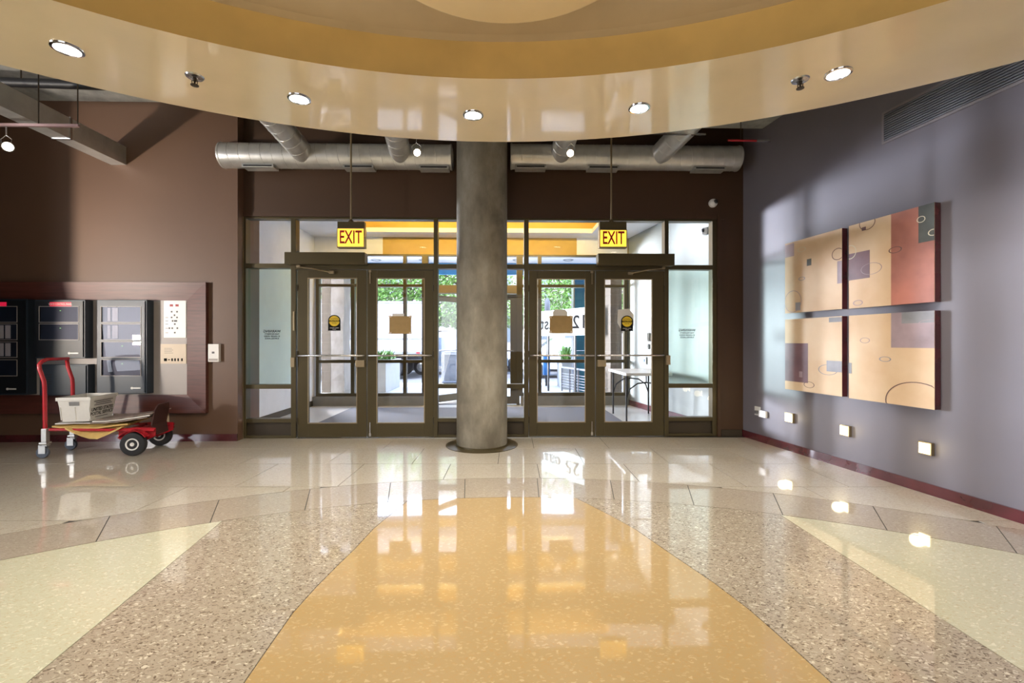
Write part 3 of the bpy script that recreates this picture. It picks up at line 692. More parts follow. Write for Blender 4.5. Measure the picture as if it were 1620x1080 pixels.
# track spotlights
def spot(px, py, Y, lb, ztop, energy=22):
    p = W(px, py, Y); t = empty('spotlight', tuple(p), 0, lb, 'spotlight', 'small hanging spotlights')
    d = Vector((-p.x*.5, -1.4, -.9)).normalized()
    MB().tube([p-d*.05, p-d*.02, p+d*.03, p+d*.05], [.02, .034, .042, .044], 16).build('lamp_head', M['chrome'], t, smooth=True)
    MB().tube([p+d*.048, p+d*.0505], .038, 16).build('lens', M['lamp'], t)
    MB().tube([p+Vector((-.04, 0, .0)), p+Vector((-.05, 0, .06)), p+Vector((0, 0, .10)), p+Vector((.05, 0, .06)), p+Vector((.04, 0, 0))], .004, 6).build('yoke', M['chrome'], t)
    MB().tube([p+Vector((0, 0, .10)), (p.x, p.y, ztop)], .006, 8).build('stem', M['steel'], t)
    l = bpy.data.lights.new('spot_lamp', 'SPOT'); l.energy = energy; l.spot_size = R(80); l.spot_blend = .5; l.color = (1, .9, .78); l.shadow_soft_size = .03
    o = bpy.data.objects.new('spot_lamp', l); COL.objects.link(o); o.location = p+d*.06; o.rotation_euler = d.to_track_quat('-Z', 'Y').to_euler()
    return t
spot(659, 240, 5.15, 'tiny lit spotlight beside the left duct near the column', ZC)
spot(903, 241, 5.15, 'tiny lit spotlight beside the right duct near the column', ZC)
# strut with hanging rods, spotlight at far left
YT = 4.30; pr = W(125, 199, YT); pz = pr.z; x_l = W(-260, 199, YT).x
t = empty('hanging_strut', (pr.x, YT, pz), 0, 'thin pinkish metal strut hung by rods at far left', 'strut')
bx('channel', mat('pink_grey_metal', (.45, .30, .30), .4, metal=.6), t, x_l, pr.x, YT-.012, YT+.012, pz-.012, pz+.012)
for px in (61, 123, -120):
    x = W(px, 199, YT).x; MB().tube([(x, YT, pz), (x, YT, ZC)], .005, 8).build('hanger_rod', M['bronze_dark'], t)
spot(10, 231, YT, 'bright spotlight hanging from the strut at far left', pz-.01, 10)
p = W(1180, 208, 5.0)
t = empty('hanging_strut', tuple(p), 0, 'short grey metal strut above the right duct', 'strut')
xa_, xb_ = W(1010, 213, 5.0).x, W(1116, 213, 5.0).x
zz = W(1060, 212, 5.0).z; bx('channel', M['steel'], t, xa_, xb_, 4.99, 5.01, zz-.008, zz+.008)
MB().tube([(xa_+.3, 5.0, zz), (xa_+.3, 5.0, ZC)], .004, 6).build('hanger_rod', M['steel'], t)
MB().tube([(xb_-.1, 5.0, zz), (xb_-.1, 5.0, ZC)], .004, 6).build('hanger_rod', M['steel'], t)
p0, p1 = W(1172, 222, 5.15), W(1213, 223, 5.15)
t = empty('red_pipe', tuple(p0), 0, 'short red sprinkler pipe near the top of the right corner', 'pipe')
MB().tube([p0-Vector((.15, 0, 0)), p1], .012, 8).build('pipe', M['red'], t, smooth=True)
MB().tube([p1-Vector((.12, 0, 0)), p1+Vector((.04, 0, 0))], .015, 10).build('end_cap', M['steel'], t, smooth=True)
MB().tube([p0, (p0.x, p0.y, ZC)], .005, 6).build('hanger_rod', M['bronze_dark'], t)
# rectangular beam
A = W(200, 261, YL); B = W(176, 262, YL); zb_ = A.z
beam = empty('ceiling_duct', (A.x, YL, zb_), 0, 'rectangular galvanised duct running out from the left wall', 'air duct')
def bxy(yq): return (B.x-(YL-yq)*.02, A.x+(YL-yq)*.02)
segs_ = [YL, 4.95, 4.2, 3.4, 2.5]
for i in range(len(segs_)-1):
    ya, yb = segs_[i+1], segs_[i]
    MB().box(B.x, A.x, ya+.006, yb-.002, zb_, zb_+.22).build('duct_section', M['galv'], beam)
    MB().box(B.x-.008, A.x+.008, ya-.012, ya+.012, zb_-.008, zb_+.228).build('flange', M['steel'], beam)
# black pipe near slab at left
p = W(0, 128, 4.6)
t = empty('black_pipe', tuple(p), 0, 'black pipe running under the slab at far left', 'pipe')
MB().tube([(-8, 4.7, 3.9), (-2.2, 4.95, 3.9)], .045, 12).build('pipe', M['black_matt'], t, smooth=True)
for x in (-4.95, -3.3): MB().tube([(x, 4.82+(x+4.5)*.04, 3.9), (x, 4.82+(x+4.5)*.04, ZC)], .006, 6).build('hanger_rod', M['bronze_dark'], t)
# =================================================================== LEFT WALL PANELS
fx1, fx0 = LX(330), LX(330)-3.35; fz1, fz0 = LZ(447), LZ(652.5)
ix1, ix0 = LX(297.5), fx0+.26; iz1, iz0 = LZ(475), LZ(624)
fr = empty('panel_surround', ((fx0+fx1)/2, YL, fz0), 0, 'wide mahogany frame around the fire alarm panels', 'frame')
def mitre(o0, o1, i0, i1, name='frame_board'):
    m = MB(); y_o, y_i = YL-.055, YL-.02
    # outer edge proud, inner edge sunk; board = loft of four-point sections
    m.loft([[(o0[0], YL, o0[1]), (o0[0], y_o, o0[1]), (i0[0], y_i, i0[1]), (i0[0], YL, i0[1])],
            [(o1[0], YL, o1[1]), (o1[0], y_o, o1[1]), (i1[0], y_i, i1[1]), (i1[0], YL, i1[1])]])
    m.build(name, M['mahogany'], fr)
mitre((fx0, fz1), (fx1, fz1), (ix0, iz1), (ix1, iz1)); mitre((fx0, fz0), (fx1, fz0), (ix0, iz0), (ix1, iz0))
mitre((fx1, fz0), (fx1, fz1), (ix1, iz0), (ix1, iz1)); mitre((fx0, fz0), (fx0, fz1), (ix0, iz0), (ix0, iz1))
bx('back_panel', M['panel_grey'], fr, ix0, ix1, YL-.012, YL-.0005, iz0, iz1)
def alarm(x0, x1, y_t, y_b, wx0, wx1, rows_, lb, sign=None, logo=None, strips=(), door=M['black'], fl=None, content=None):
    X0, X1 = LX(x0), LX(x1); Z0, Z1 = LZ(y_b), LZ(y_t); yb = YL-.012; yf = YL-.12
    t = empty('fire_alarm_panel', ((X0+X1)/2, yb, Z0), 0, lb, 'alarm panel', 'black fire alarm panels in the mahogany frame')
    WX0, WX1 = LX(wx0), LX(wx1)
    bx('cabinet', M['navy'], t, X0, X1, yf, yb, Z0, Z1, .004)
    # door leaf with window cut-outs
    m = MB(); e = .018; dz = [Z0+e]; yd0, yd1 = yf-.012, yf
    rr = [(LZ(b), LZ(a)) for a, b in rows_][::-1]
    m.box(X0+e, WX0, yd0, yd1, Z0+e, Z1-e).box(WX1, X1-e, yd0, yd1, Z0+e, Z1-e)
    last = Z0+e
    for a, b in rr: m.box(WX0, WX1, yd0, yd1, last, a); last = b
    m.box(WX0, WX1, yd0, yd1, last, Z1-e)
    d = m.build('panel_door', door, t)
    fm = MB(); g = .006
    for a, b in rr:
        fm.box(WX0-g, WX1+g, yd0-.004, yd0, a-g, a).box(WX0-g, WX1+g, yd0-.004, yd0, b, b+g).box(WX0-g, WX0, yd0-.004, yd0, a, b).box(WX1, WX1+g, yd0-.004, yd0, a, b)
    fm.build('window_trim', M['panel_grey'], d)
    for i, (a, b) in enumerate(rr):
        bx('window_pane', M['glass_frost'], t, WX0, WX1, yf-.008, yf-.006, a, b)
        if (len(rr)-1-i) in strips:
            m = MB(); w = WX1-WX0
            for q in content: m.box(WX0+w*q, WX0+w*(q+.075), yf-.004, yf-.0005, a+.012, b-.012)
            m.build('label_strip', M['paper'], t)
        else:
            m = MB(); rr2 = random.Random(i*5+int(x0)); m.box((WX0+WX1)/2, (WX0+WX1)/2+.012, yf-.004, yf-.001, b-.05, b-.042)
            m.build('indicator', mat('green_led', (.1, .4, .1), emit=(.5, .9, .3), es=1.2), t)
    if sign:
        a, b, s = sign; sz = (LZ(480)+LZ(485.5))/2
        q = bx('red_sign', M['red_sign'], t, LX(a), LX(b), yd0-.004, yd0, LZ(486), LZ(479.5))
        text_obj('lettering', s, .034, M['paper'], q, face_front((LX(a)+LX(b))/2, yd0-.0045, sz), True, sx=.72)
    if logo:
        a, b, z = logo
        m = MB(); m.box(LX(a)+.02, LX(b), yd0-.003, yd0, LZ(z)-.008, LZ(z)+.008); m.lathe([(.001, 0), (.014, 0), (.014, .003), (.001, .003)], (LX(a)+.012, yd0-.003, LZ(z)), 16, 'y')
        m.build('maker_badge', M['white'], t)
    return t
R4 = ((486.5, 510), (513.5, 537), (541, 564), (568.5, 592.5))
alarm(-75, 60, 474.5, 622, -62, 45, R4, 'black alarm panel cut by the left picture edge, with striped windows', (-50, 29, 'FIRE ALARM CONTROL PANEL'), (29, 44, 613), (1, 2), content=(.05, .16, .27, .38, .52, .62, .72, .82))
alarm(71, 149, 475.5, 566, 80, 140, R4[:2], 'short black alarm panel with two windows above the hand truck', (96, 129, 'VOICE CONTROL PANEL'), (124, 140, 558))
alarm(167, 244.5, 475.5, 621, 175.5, 236, R4, 'tall black alarm panel with four windows right of the hand truck', None, (221, 236, 612), (0, 1), content=(.14, .26, .33), door=M['navy'])
t = empty('equipment_box', (LX(115), YL-.012, LZ(624)), 0, 'plain blue-black metal box behind the hand truck handle', 'metal box')
bx('case', M['navy'], t, LX(77), LX(152), YL-.11, YL-.012, LZ(623.5), LZ(575.5), .004)
bx('lid', M['navy'], t, LX(79), LX(150), YL-.122, YL-.11, LZ(622), LZ(577.5), .003)
m = MB()
for k in range(5): m.box(LX(84), LX(97), YL-.124, YL-.122, LZ(592+k*3.5), LZ(590.8+k*3.5))
m.build('louvre', M['black_matt'], t)
t = empty('annunciator', (LX(278), YL-.012, LZ(534)), 0, 'white annunciator plate with buttons at the frame right end', 'control plate')
bx('plate', M['white'], t, LX(261), LX(296), YL-.02, YL-.012, LZ(534), LZ(475.5), .001)
m = MB()
for a, b, w, h in ((273, 483, 5, 3.4), (282, 483, 5, 3.4)): m.box(LX(a-w/2), LX(a+w/2), YL-.0215, YL-.02, LZ(b+h/2), LZ(b-h/2))
m.build('display', M['red_ink'], t)
m = MB()
for a, b in ((273.5, 493), (282, 493), (278, 498.5), (273.5, 502), (282, 502), (275, 507.5), (278.5, 507.5), (281, 507.5), (278.5, 512.5), (274.5, 519), (282.5, 519), (278.5, 526), (270, 519)):
    m.box(LX(a-1.1), LX(a+1.1), YL-.0235, YL-.02, LZ(b+1.3), LZ(b-1.3))
m.build('button', M['ink_grey'], t)
m = MB()
for b in (502, 507.5, 512.5, 519, 526): m.box(LX(263.5), LX(268), YL-.0207, YL-.02, LZ(b+.5), LZ(b-.3))
m.build('legend_lines', M['ink_grey'], t)
t = empty('phone_jack_plate', (LX(276), YL-.012, LZ(575)), 0, 'beige plate with a row of small black keys under the annunciator', 'control plate')
bx('plate', M['beige'], t, LX(256), LX(296.5), YL-.022, YL-.012, LZ(575), LZ(544), .001)
m = MB()
for a, w in ((264, 4.4), (269.5, 2.5), (274.5, 1.8), (279.2, 1.8), (284, 1.8), (290, 2)): m.box(LX(a-w/2), LX(a+w/2), YL-.026, YL-.022, LZ(571 if w != 2.5 else 569.5), LZ(566.5 if w != 2.5 else 568))
m.build('key', M['ink'], t)
m = MB()
for k in range(4): m.box(LX(262), LX(274+k%2*2), YL-.0225, YL-.022, LZ(551.2+k*2.4), LZ(550.7+k*2.4))
m.build('legend_lines', M['ink_grey'], t)
t = empty('wall_switch', (LX(341), YL, LZ(572)), 0, 'white wall plate right of the mahogany frame', 'switch')
bx('plate', M['white'], t, LX(332.7), LX(349.5), YL-.045, YL, LZ(572), LZ(544), .003)
bx('toggle', M['ink_grey'], t, LX(339), LX(343), YL-.048, YL-.045, LZ(559), LZ(556)); bx('lower_strip', M['panel_grey'], t, LX(334), LX(348), YL-.047, YL-.045, LZ(570.5), LZ(567))
t = empty('outlet_plate', (LX(260), YL, LZ(674)), 0, 'beige blank plate low on the wall right of the hand truck', 'outlet')
bx('plate', M['beige'], t, LX(251), LX(268), YL-.012, YL, LZ(674), LZ(653.5), .002)
m = MB().tube([(LX(259.5), YL-.014, LZ(656.5)), (LX(259.5), YL-.011, LZ(656.5))], .005, 8); m.tube([(LX(259.5), YL-.014, LZ(671)), (LX(259.5), YL-.011, LZ(671))], .005, 8); m.build('screw', M['steel'], t)
t = empty('small_wall_tag', (LX(175), YL, LZ(659)), 0, 'small white outlet plate just right of the postal tub', 'outlet')
bx('plate', M['white'], t, LX(170), LX(180), YL-.01, YL, LZ(659), LZ(653), .001); bx('socket', M['ink_grey'], t, LX(174), LX(176), YL-.012, YL-.01, LZ(657), LZ(655))
# =================================================================== HAND TRUCK  (own frame: x right along the platform, y away, z up)
HR = R(9)
ht = empty('hand_truck', (-4.76, 4.88, 0), HR, 'red convertible hand truck parked by the left wall', 'hand truck', world=False)
LN = 1.0; WD = .38
m = MB()
for yy in (0, WD): m.tube([(.02, yy, .295), (LN, yy, .255)], .016, 10)
for xx in (.10, .40, .72, .96): m.tube([(xx, 0, .29-.035*xx), (xx, WD, .29-.035*xx)], .012, 8)
m.build('chassis', M['red'], ht, smooth=True)
m = MB()
hx = -.02
def hpath(yy): return [(hx, yy, .30), (hx-.005, yy, .74), (hx-.01, yy, .80), (hx-.05, yy, .93), (hx-.055, yy, .975), (hx-.045, yy+(.02 if yy < .2 else -.02), 1.01)]
pl = hpath(0)+[(hx-.035, .07, 1.03), (hx-.02, .33, 1.03)]+hpath(WD)[::-1]
m.tube(pl, .019, 12); m.build('handle', M['red'], ht, smooth=True)
for yy in (0, WD):
    MB().box(hx-.022, hx+.025, yy-.025, yy+.025, .17, .31, .004).build('handle_socket', M['galv'], ht)
def caster(x, y):
    c = MB(); c.box(x-.035, x+.035, y-.035, y+.035, .150, .168, .003)
    c.lathe([(.024, .135), (.028, .150)], (x, y, 0), 16); c.box(x-.045, x+.015, y-.026, y-.021, .05, .14); c.box(x-.045, x+.015, y+.021, y+.026, .05, .14); c.box(x-.03, x+.03, y-.026, y+.026, .13, .138)
    o = c.build('caster_fork', M['galv'], ht)
    w = MB(); w.lathe([(.03, -.016), (.054, -.016), (.058, -.010), (.058, .010), (.054, .016), (.03, .016)], (x-.02, y, .058), 24, 'y'); w.build('caster_wheel', M['grey_rubber'], o, smooth=True)
caster(hx, 0); caster(hx, WD)
for yy, s in ((-.055, -1), (WD+.055, 1)):
    wx = .83; w = MB(); w.lathe([(.06, -.028), (.098, -.034), (.118, -.028), (.126, -.012), (.126, .012), (.118, .028), (.098, .034), (.06, .028)], (wx, yy, .126), 36, 'y')
    o = w.build('tyre', M['rubber'], ht, smooth=True)
    h = MB(); h.lathe([(.005, -.030), (.018, -.036), (.022, -.026), (.045, -.020), (.052, -.032), (.064, -.032), (.066, .03), (.02, .03), (.005, .03)], (wx, yy, .126), 32, 'y')
    h.build('wheel_hub', M['white'], o, smooth=True)
MB().tube([(.83, -.06, .126), (.83, WD+.06, .126)], .010, 8).build('axle', M['steel'], ht)
# fenders / axle brackets
for yy in (0.01, WD-.02):
    m = MB(); m.loft([[(.65, yy, .17), (.65, yy+.012, .17), (.65, yy+.012, .285), (.65, yy, .285)], [(.83, yy, .11), (.83, yy+.012, .11), (.83, yy+.012, .29), (.83, yy, .29)], [(1.0, yy, .19), (1.0, yy+.012, .19), (1.0, yy+.012, .28), (1.0, yy, .28)]]).build('axle_bracket', M['red'], ht)
for yy in (-.10, WD+.01):
    m = MB(); rings = []
    for k in range(9):
        a = R(150-15*k); rr = .145
        rings.append([(.83+rr*math.cos(a), yy, .126+rr*math.sin(a)), (.83+rr*math.cos(a), yy+.09, .126+rr*math.sin(a)), (.83+(rr+.006)*math.cos(a), yy+.09, .126+(rr+.006)*math.sin(a)), (.83+(rr+.006)*math.cos(a), yy, .126+(rr+.006)*math.sin(a))])
    m.loft(rings).build('fender', M['red'], ht)
m = MB()
def tpl(x, ya, yb, z): return [(x, ya, z), (x+.014, ya, z), (x+.014, yb, z), (x, yb, z)]
m.loft([tpl(.985, .05, .27, .20), tpl(.955, .01, .29, .31), tpl(.985, .01, .29, .47), tpl(1.0, .05, .25, .53)])
m.build('toe_plate', mat('dark_brown_steel', (.07, .03, .025), .45, metal=.4), ht)
def onht(x, y, z): 
    c, s = math.cos(HR), math.sin(HR); return (-4.76+x*c-y*s, 4.88+x*s+y*c, z)
# load: folded envelopes, magazines, tote
ev = empty('yellow_envelopes', onht(.34, .2, .305), HR, 'crumpled yellow padded envelopes lying on the hand truck', 'envelope', world=False)
def wavy(nx, ny, x0, x1, yy0, yy1, z, amp, th, seed, droop=0):
    r = random.Random(seed); m = MB(); g = [[None]*(ny+1) for _ in range(nx+1)]; g2 = [[None]*(ny+1) for _ in range(nx+1)]
    for i in range(nx+1):
        for j in range(ny+1):
            x = x0+(x1-x0)*i/nx; y = yy0+(yy1-yy0)*j/ny; zz = z+r.uniform(0, amp)-(droop if j == 0 else 0)*math.sin(PI*i/nx)
            g[i][j] = m.bm.verts.new((x, y, zz)); g2[i][j] = m.bm.verts.new((x, y, zz+th))
    for i in range(nx):
        for j in range(ny):
            m.bm.faces.new((g[i][j], g[i][j+1], g[i+1][j+1], g[i+1][j])); m.bm.faces.new((g2[i][j], g2[i+1][j], g2[i+1][j+1], g2[i][j+1]))
    for i in range(nx):
        m.bm.faces.new((g[i][0], g[i+1][0], g2[i+1][0], g2[i][0])); m.bm.faces.new((g[i][ny], g2[i][ny], g2[i+1][ny], g[i+1][ny]))
    for j in range(ny):
        m.bm.faces.new((g[0][j], g2[0][j], g2[0][j+1], g[0][j+1])); m.bm.faces.new((g[nx][j], g[nx][j+1], g2[nx][j+1], g2[nx][j]))
    return m
wavy(9, 4, -.30, .40, -.20, .18, .012, .010, .014, 3, .03).build('envelope', M['kraft_yellow'], ev)
wavy(7, 3, -.16, .36, -.235, .10, -.012, .014, .016, 5, .11).build('envelope', M['kraft_yellow'], ev)
wavy(7, 3, -.28, .30, -.19, .16, .040, .008, .010, 8).build('envelope', M['paper'], ev)
mg = empty('magazines', onht(.72, .18, .315), HR, 'thin stack of magazines resting towards the toe plate', 'magazine', world=False)
for i, (dx, mm) in enumerate(((0, 'magazine'), (.02, 'paper'), (.05, 'magazine'))):
    m = wavy(8, 2, -.32+dx, .22+dx, -.20, .16, 0, .003, .012, 11+i)
    for v in m.bm.verts: v.co.z += .030+.017*i+max(0, v.co.x+.2)**1.4*.17
    m.build('magazine', M[mm], mg)
TZ = .375
tb = empty('postal_tub', onht(.27, .16, TZ), R(100), 'white plastic postal tub standing on the hand truck', 'tub', world=False)
h = .255; m = MB()
def rr_(hw, hd, z): return [(-hw, -hd, z), (hw, -hd, z), (hw, hd, z), (-hw, hd, z)]
hwb, hdb, hwt, hdt = .180, .120, .215, .150
m.loft([rr_(hwb, hdb, 0), rr_(hwt, hdt, h)], cap=False); m.loft([rr_(hwb-.006, hdb-.006, .006), rr_(hwt-.006, hdt-.006, h)], cap=False)
m.bm.faces.new([m.bm.verts.new(p) for p in rr_(hwb, hdb, 0)][::-1]); m.bm.faces.new([m.bm.verts.new(p) for p in rr_(hwb-.006, hdb-.006, .006)])
m.build('tub_shell', M['tote'], tb)
m = MB()
for a in (-1, 1):
    m.box(-hwt-.008, hwt+.008, a*hdt-.006, a*hdt+.006, h-.03, h+.004); m.box(a*hwt-.006, a*hwt+.006, -hdt-.008, hdt+.008, h-.03, h+.004)
m.build('rim', M['tote'], tb)
def tubface(side, s):  # transform of a plane following the sloping side wall
    tilt = math.atan2(.035, h) if side == 'f' else math.atan2(.040, h)
    if side == 'f': return Matrix.Translation((0, -(hdb+hdt)/2-.0012, h/2)) @ Matrix.Rotation(PI/2+tilt, 4, 'X')
    return Matrix.Translation((-(hwb+hwt)/2-.0012, 0, h/2)) @ Matrix.Rotation(-PI/2, 4, 'Z') @ Matrix.Rotation(PI/2+tilt, 4, 'X')
tf = tubface('f', 1)
for i, (s, sz) in enumerate((('UNITED STATES', .052), ('POSTAL SERVICE', .052))):
    text_obj('lettering', s, sz, M['ink'], tb, tf @ Matrix.Translation((0, -.012-.046*i, 0)), True, sx=.92)
m = MB()
for k, w in ((.078, .15), (.058, .12), (.038, .14), (-.095, .10)): m.box(-w, w, k-.004, k+.004, 0, .001)
m.build('printed_lines', M['ink_grey'], tb, xf=tf, kind='stuff')
te = tubface('e', 1)
MB().box(-.045, .045, .045, .085, 0, .002).build('handhold', mat('grey_slot', (.20, .20, .20), .7), tb, xf=te)
m = MB()
for k in (-.13, 0, .13): m.box(k-.004, k+.004, -.11, .03, 0, .004)
m.build('rib', M['tote'], tb, xf=te)
# =================================================================== RIGHT WALL THINGS
def yb(v): return -v if SGN < 0 else v      # depth into the room in the right-wall frame
def rbox(m, u0, u1, d0, d1, z0, z1, bev=0): return m.box(u0, u1, yb(d0), yb(d1), z0, z1, bev)
def art(label, px0, px1, tl, tr, bl, br, seed, shapes, wash):
    d = .062
    u0, za = RW(px0, tl, d); u1, zb2 = RW(px1, tr, d); _, zc = RW(px0, bl, d); _, zd = RW(px1, br, d)
    z1, z0 = (za+zb2)/2, (zc+zd)/2
    t = onright('painting', label, 'painting', 'four square abstract panels', u=u0, z=z0)
    w, h = u1-u0, z1-z0
    rbox(MB(), 0, w, .004, d-.002, 0, h, .002).build('stretcher', M['base_red'], t)
    # canvas face with a wash of two colours
    mt, n, l, b = nodes('painted_canvas')
    tcn = n.new('ShaderNodeTexCoord'); no = n.new('ShaderNodeTexNoise'); no.inputs['Scale'].default_value = 2.6; no.inputs['Detail'].default_value = 8
    mp = n.new('ShaderNodeMapping'); mp.inputs['Location'].default_value = (seed*3.1, seed, 0); l.new(tcn.outputs['Object'], mp.inputs[0]); l.new(mp.outputs[0], no.inputs[0])
    rp_ = n.new('ShaderNodeValToRGB'); rp_.color_ramp.elements[0].position = .35; rp_.color_ramp.elements[1].position = .65
    rp_.color_ramp.elements[0].color = wash[0]+(1,); rp_.color_ramp.elements[1].color = wash[1]+(1,)
    l.new(no.outputs[0], rp_.inputs[0]); l.new(rp_.outputs[0], b.inputs['Base Color']); b.inputs['Roughness'].default_value = .55
    rbox(MB(), 0, w, d-.002, d, 0, h).build('canvas', mt, t)
    for i, s in enumerate(shapes):
        m = MB(); dd = d+.0006+.0004*i
        if s[0] == 'r':
            _, a, b_, c, e, mm = s; rbox(m, w*a, w*b_, d, dd, h*c, h*e); m.build('painted_block', M[mm], t)
        else:
            _, cx_, cy_, rx_, ry_, th, mm = s; ring = []
            N = 40; a0, a1 = 0, 2*PI
            vs = []
            for k in range(N):
                a = 2*PI*k/N; r1 = 1-th/2; r2 = 1+th/2
                p = []
                for q in (r1, r2):
                    X = min(max(w*(cx_+rx_*q*math.cos(a)), 0), w); Z = min(max(h*(cy_+ry_*q*math.sin(a)), 0), h); p.append((X, yb(dd+.0006), Z))
                vs.append(p)
            for k in range(N):
                a, b_ = vs[k], vs[(k+1)%N]
                m.bm.faces.new([m.bm.verts.new(q) for q in (a[0], a[1], b_[1], b_[0])])
            bmesh.ops.remove_doubles(m.bm, verts=m.bm.verts, dist=1e-5)
            m.build('painted_ring', M[mm], t)
    return t
M['p_plum'] = mat('plum_paint', (.16, .085, .10), .5, var=.25, scale=5); M['p_rose'] = mat('rose_paint', (.36, .13, .09), .5, var=.3, scale=3)
M['p_mauve'] = mat('mauve_paint', (.30, .22, .24), .5, var=.25, scale=4); M['p_dark'] = mat('charcoal_green_paint', (.055, .06, .05), .5, var=.4, scale=6)
M['p_grey'] = mat('grey_blue_paint', (.24, .24, .26), .5, var=.2); M['p_pale'] = mat('pale_cream_paint', (.62, .56, .42), .5, var=.1); M['p_line'] = mat('brown_line_paint', (.12, .06, .05), .5)
w_o = ((.60, .41, .24), (.68, .51, .33))
art('upper left square painting, smallest looking, tan with a tiny dark square', 1242, 1332, 384.5, 362.5, 494.7, 489.8, 1,
    [('r', 0, .18, .80, .98, 'p_mauve'), ('r', .42, .50, .62, .71, 'p_dark'), ('r', .93, 1, .32, .60, 'p_mauve'), ('e', .94, .69, .09, .07, .12, 'p_line'), ('e', .33, .46, .055, .022, .25, 'p_grey'), ('r', .21, .30, .03, .14, 'p_grey'), ('e', .16, .16, .16, .15, .05, 'p_mauve'), ('e', .33, .86, .07, .03, .2, 'p_pale')], w_o)
art('upper right square painting with a plum block and rose right side', 1343, 1478.5, 357.6, 319.7, 487.6, 477.9, 2,
    [('r', .54, 1, 0, 1, 'p_rose'), ('r', .84, 1, .62, 1, 'p_dark'), ('r', 0, .28, .34, .66, 'p_plum'), ('e', .02, .68, .08, .08, .12, 'p_pale'), ('e', .30, .44, .13, .065, .07, 'p_mauve'), ('e', .59, .60, .07, .032, .2, 'p_line'), ('e', .25, .98, .10, .08, .09, 'p_line'), ('r', .18, .23, .90, .94, 'p_plum'), ('e', .87, .86, .04, .03, .25, 'p_pale'), ('e', .99, .70, .045, .03, .25, 'p_pale'), ('e', .13, .06, .06, .03, .2, 'p_mauve')], w_o)
art('lower left square painting with a mauve block at its left edge', 1242, 1332, 504.4, 501, 614.6, 627.6, 3,
    [('r', 0, .44, .12, .66, 'p_plum'), ('e', .46, .10, .09, .04, .14, 'p_line'), ('r', .76, 1, .30, .44, 'p_grey'), ('e', .78, .32, .15, .065, .09, 'p_grey'), ('r', .28, .34, .19, .27, 'p_mauve'), ('r', .80, 1, .93, .99, 'p_grey')], w_o)
art('lower right square painting with a large dark arc at its bottom', 1343, 1478.5, 498, 492.4, 629, 648.6, 4,
    [('r', .54, 1, .62, 1, 'p_mauve'), ('r', .66, 1, .88, 1, 'p_grey'), ('e', .47, .49, .065, .026, .22, 'p_grey'), ('e', .82, .04, .34, .22, .04, 'p_line'), ('r', 0, .04, .30, .43, 'p_grey'), ('e', .22, .70, .06, .03, .16, 'p_mauve'), ('e', .98, .88, .13, .03, .08, 'p_mauve')], w_o)
for i, (px, py, hw, hh, lb) in enumerate(((1247, 660.5, 6.5, 7.5, 'small lit square step light nearest the corner, under the lower left painting'), (1335, 681, 7.5, 8.5, 'small lit square step light under the gap between the paintings'), (1462, 709, 10, 10, 'small lit square step light nearest the viewer, under the lower right painting'))):
    d = .035; u0, _ = RW(px-hw, py, d); u1, _ = RW(px+hw, py, d); _, za = RW(px, py-hh, d); _, zb2 = RW(px, py+hh, d)
    t = onright('step_light', lb, 'wall light', 'step lights along the right wall', u=(u0+u1)/2, z=(za+zb2)/2)
    w, hgt = (u1-u0)/2, (za-zb2)/2
    w = max(w, hgt)
    rbox(MB(), -w, w, 0, d-.004, -hgt, hgt, .003).build('housing', M['bronze_light'], t)
    rbox(MB(), -w+.010, w-.010, d-.004, d, -hgt+.010, hgt-.010).build('lens', M['lamp_step'], t)
    p = RC+U*((u0+u1)/2)+NIN*.10
    l = bpy.data.lights.new('step_lamp', 'POINT'); l.energy = .5; l.color = (1, .82, .45); l.shadow_soft_size = .05
    o = bpy.data.objects.new('step_lamp', l); COL.objects.link(o); o.location = (p.x, p.y, (za+zb2)/2)
u0, z_ = RW(1194.5, 649, 0); u1, _ = RW(1211, 649, 0)
t = onright('wall_outlet', 'white wall outlet with a plug low on the right wall near the corner', 'outlet', u=u0, z=z_)
rbox(MB(), 0, .10, 0, .008, -.055, .055, .002).build('plate', M['white'], t)
rbox(MB(), .10, .22, 0, .03, -.06, .02, .006).build('adapter', M['white'], t)
rbox(MB(), .04, .075, .008, .04, -.03, .01, .004).build('plug', M['ink_grey'], t)
# grille
u0, zt_ = RW(1400, 181, 0); _, zb3 = RW(1400, 224, 0); u1 = (Vector((wallx(2.72), 2.72))-RC).dot(U)
g = onright('air_grille', 'long grey linear air grille high on the right wall', 'air grille', u=u0, z=zb3)
gw, gh = u1-u0, zt_-zb3
m = MB(); rbox(m, 0, gw, 0, .012, -.02, 0); rbox(m, 0, gw, 0, .012, gh, gh+.02); rbox(m, -.02, 0, 0, .012, -.02, gh+.02); rbox(m, gw, gw+.02, 0, .012, -.02, gh+.02)
m.build('grille_frame', mat('mauve_grey_trim', (.22, .20, .21), .5), g)
rbox(MB(), 0, gw, 0, .002, 0, gh).build('backing', M['black_matt'], g)
sm = None
for k in range(12):
    z = gh*(k+.5)/12
    if sm is None:
        sm = rbox(MB(), .002, gw-.002, .002, .014, -.0055, .0035).build('slat', M['truck_trim'], g); sm.location.z = z
    else:
        c = sm.copy(); COL.objects.link(c); c.location.z = z
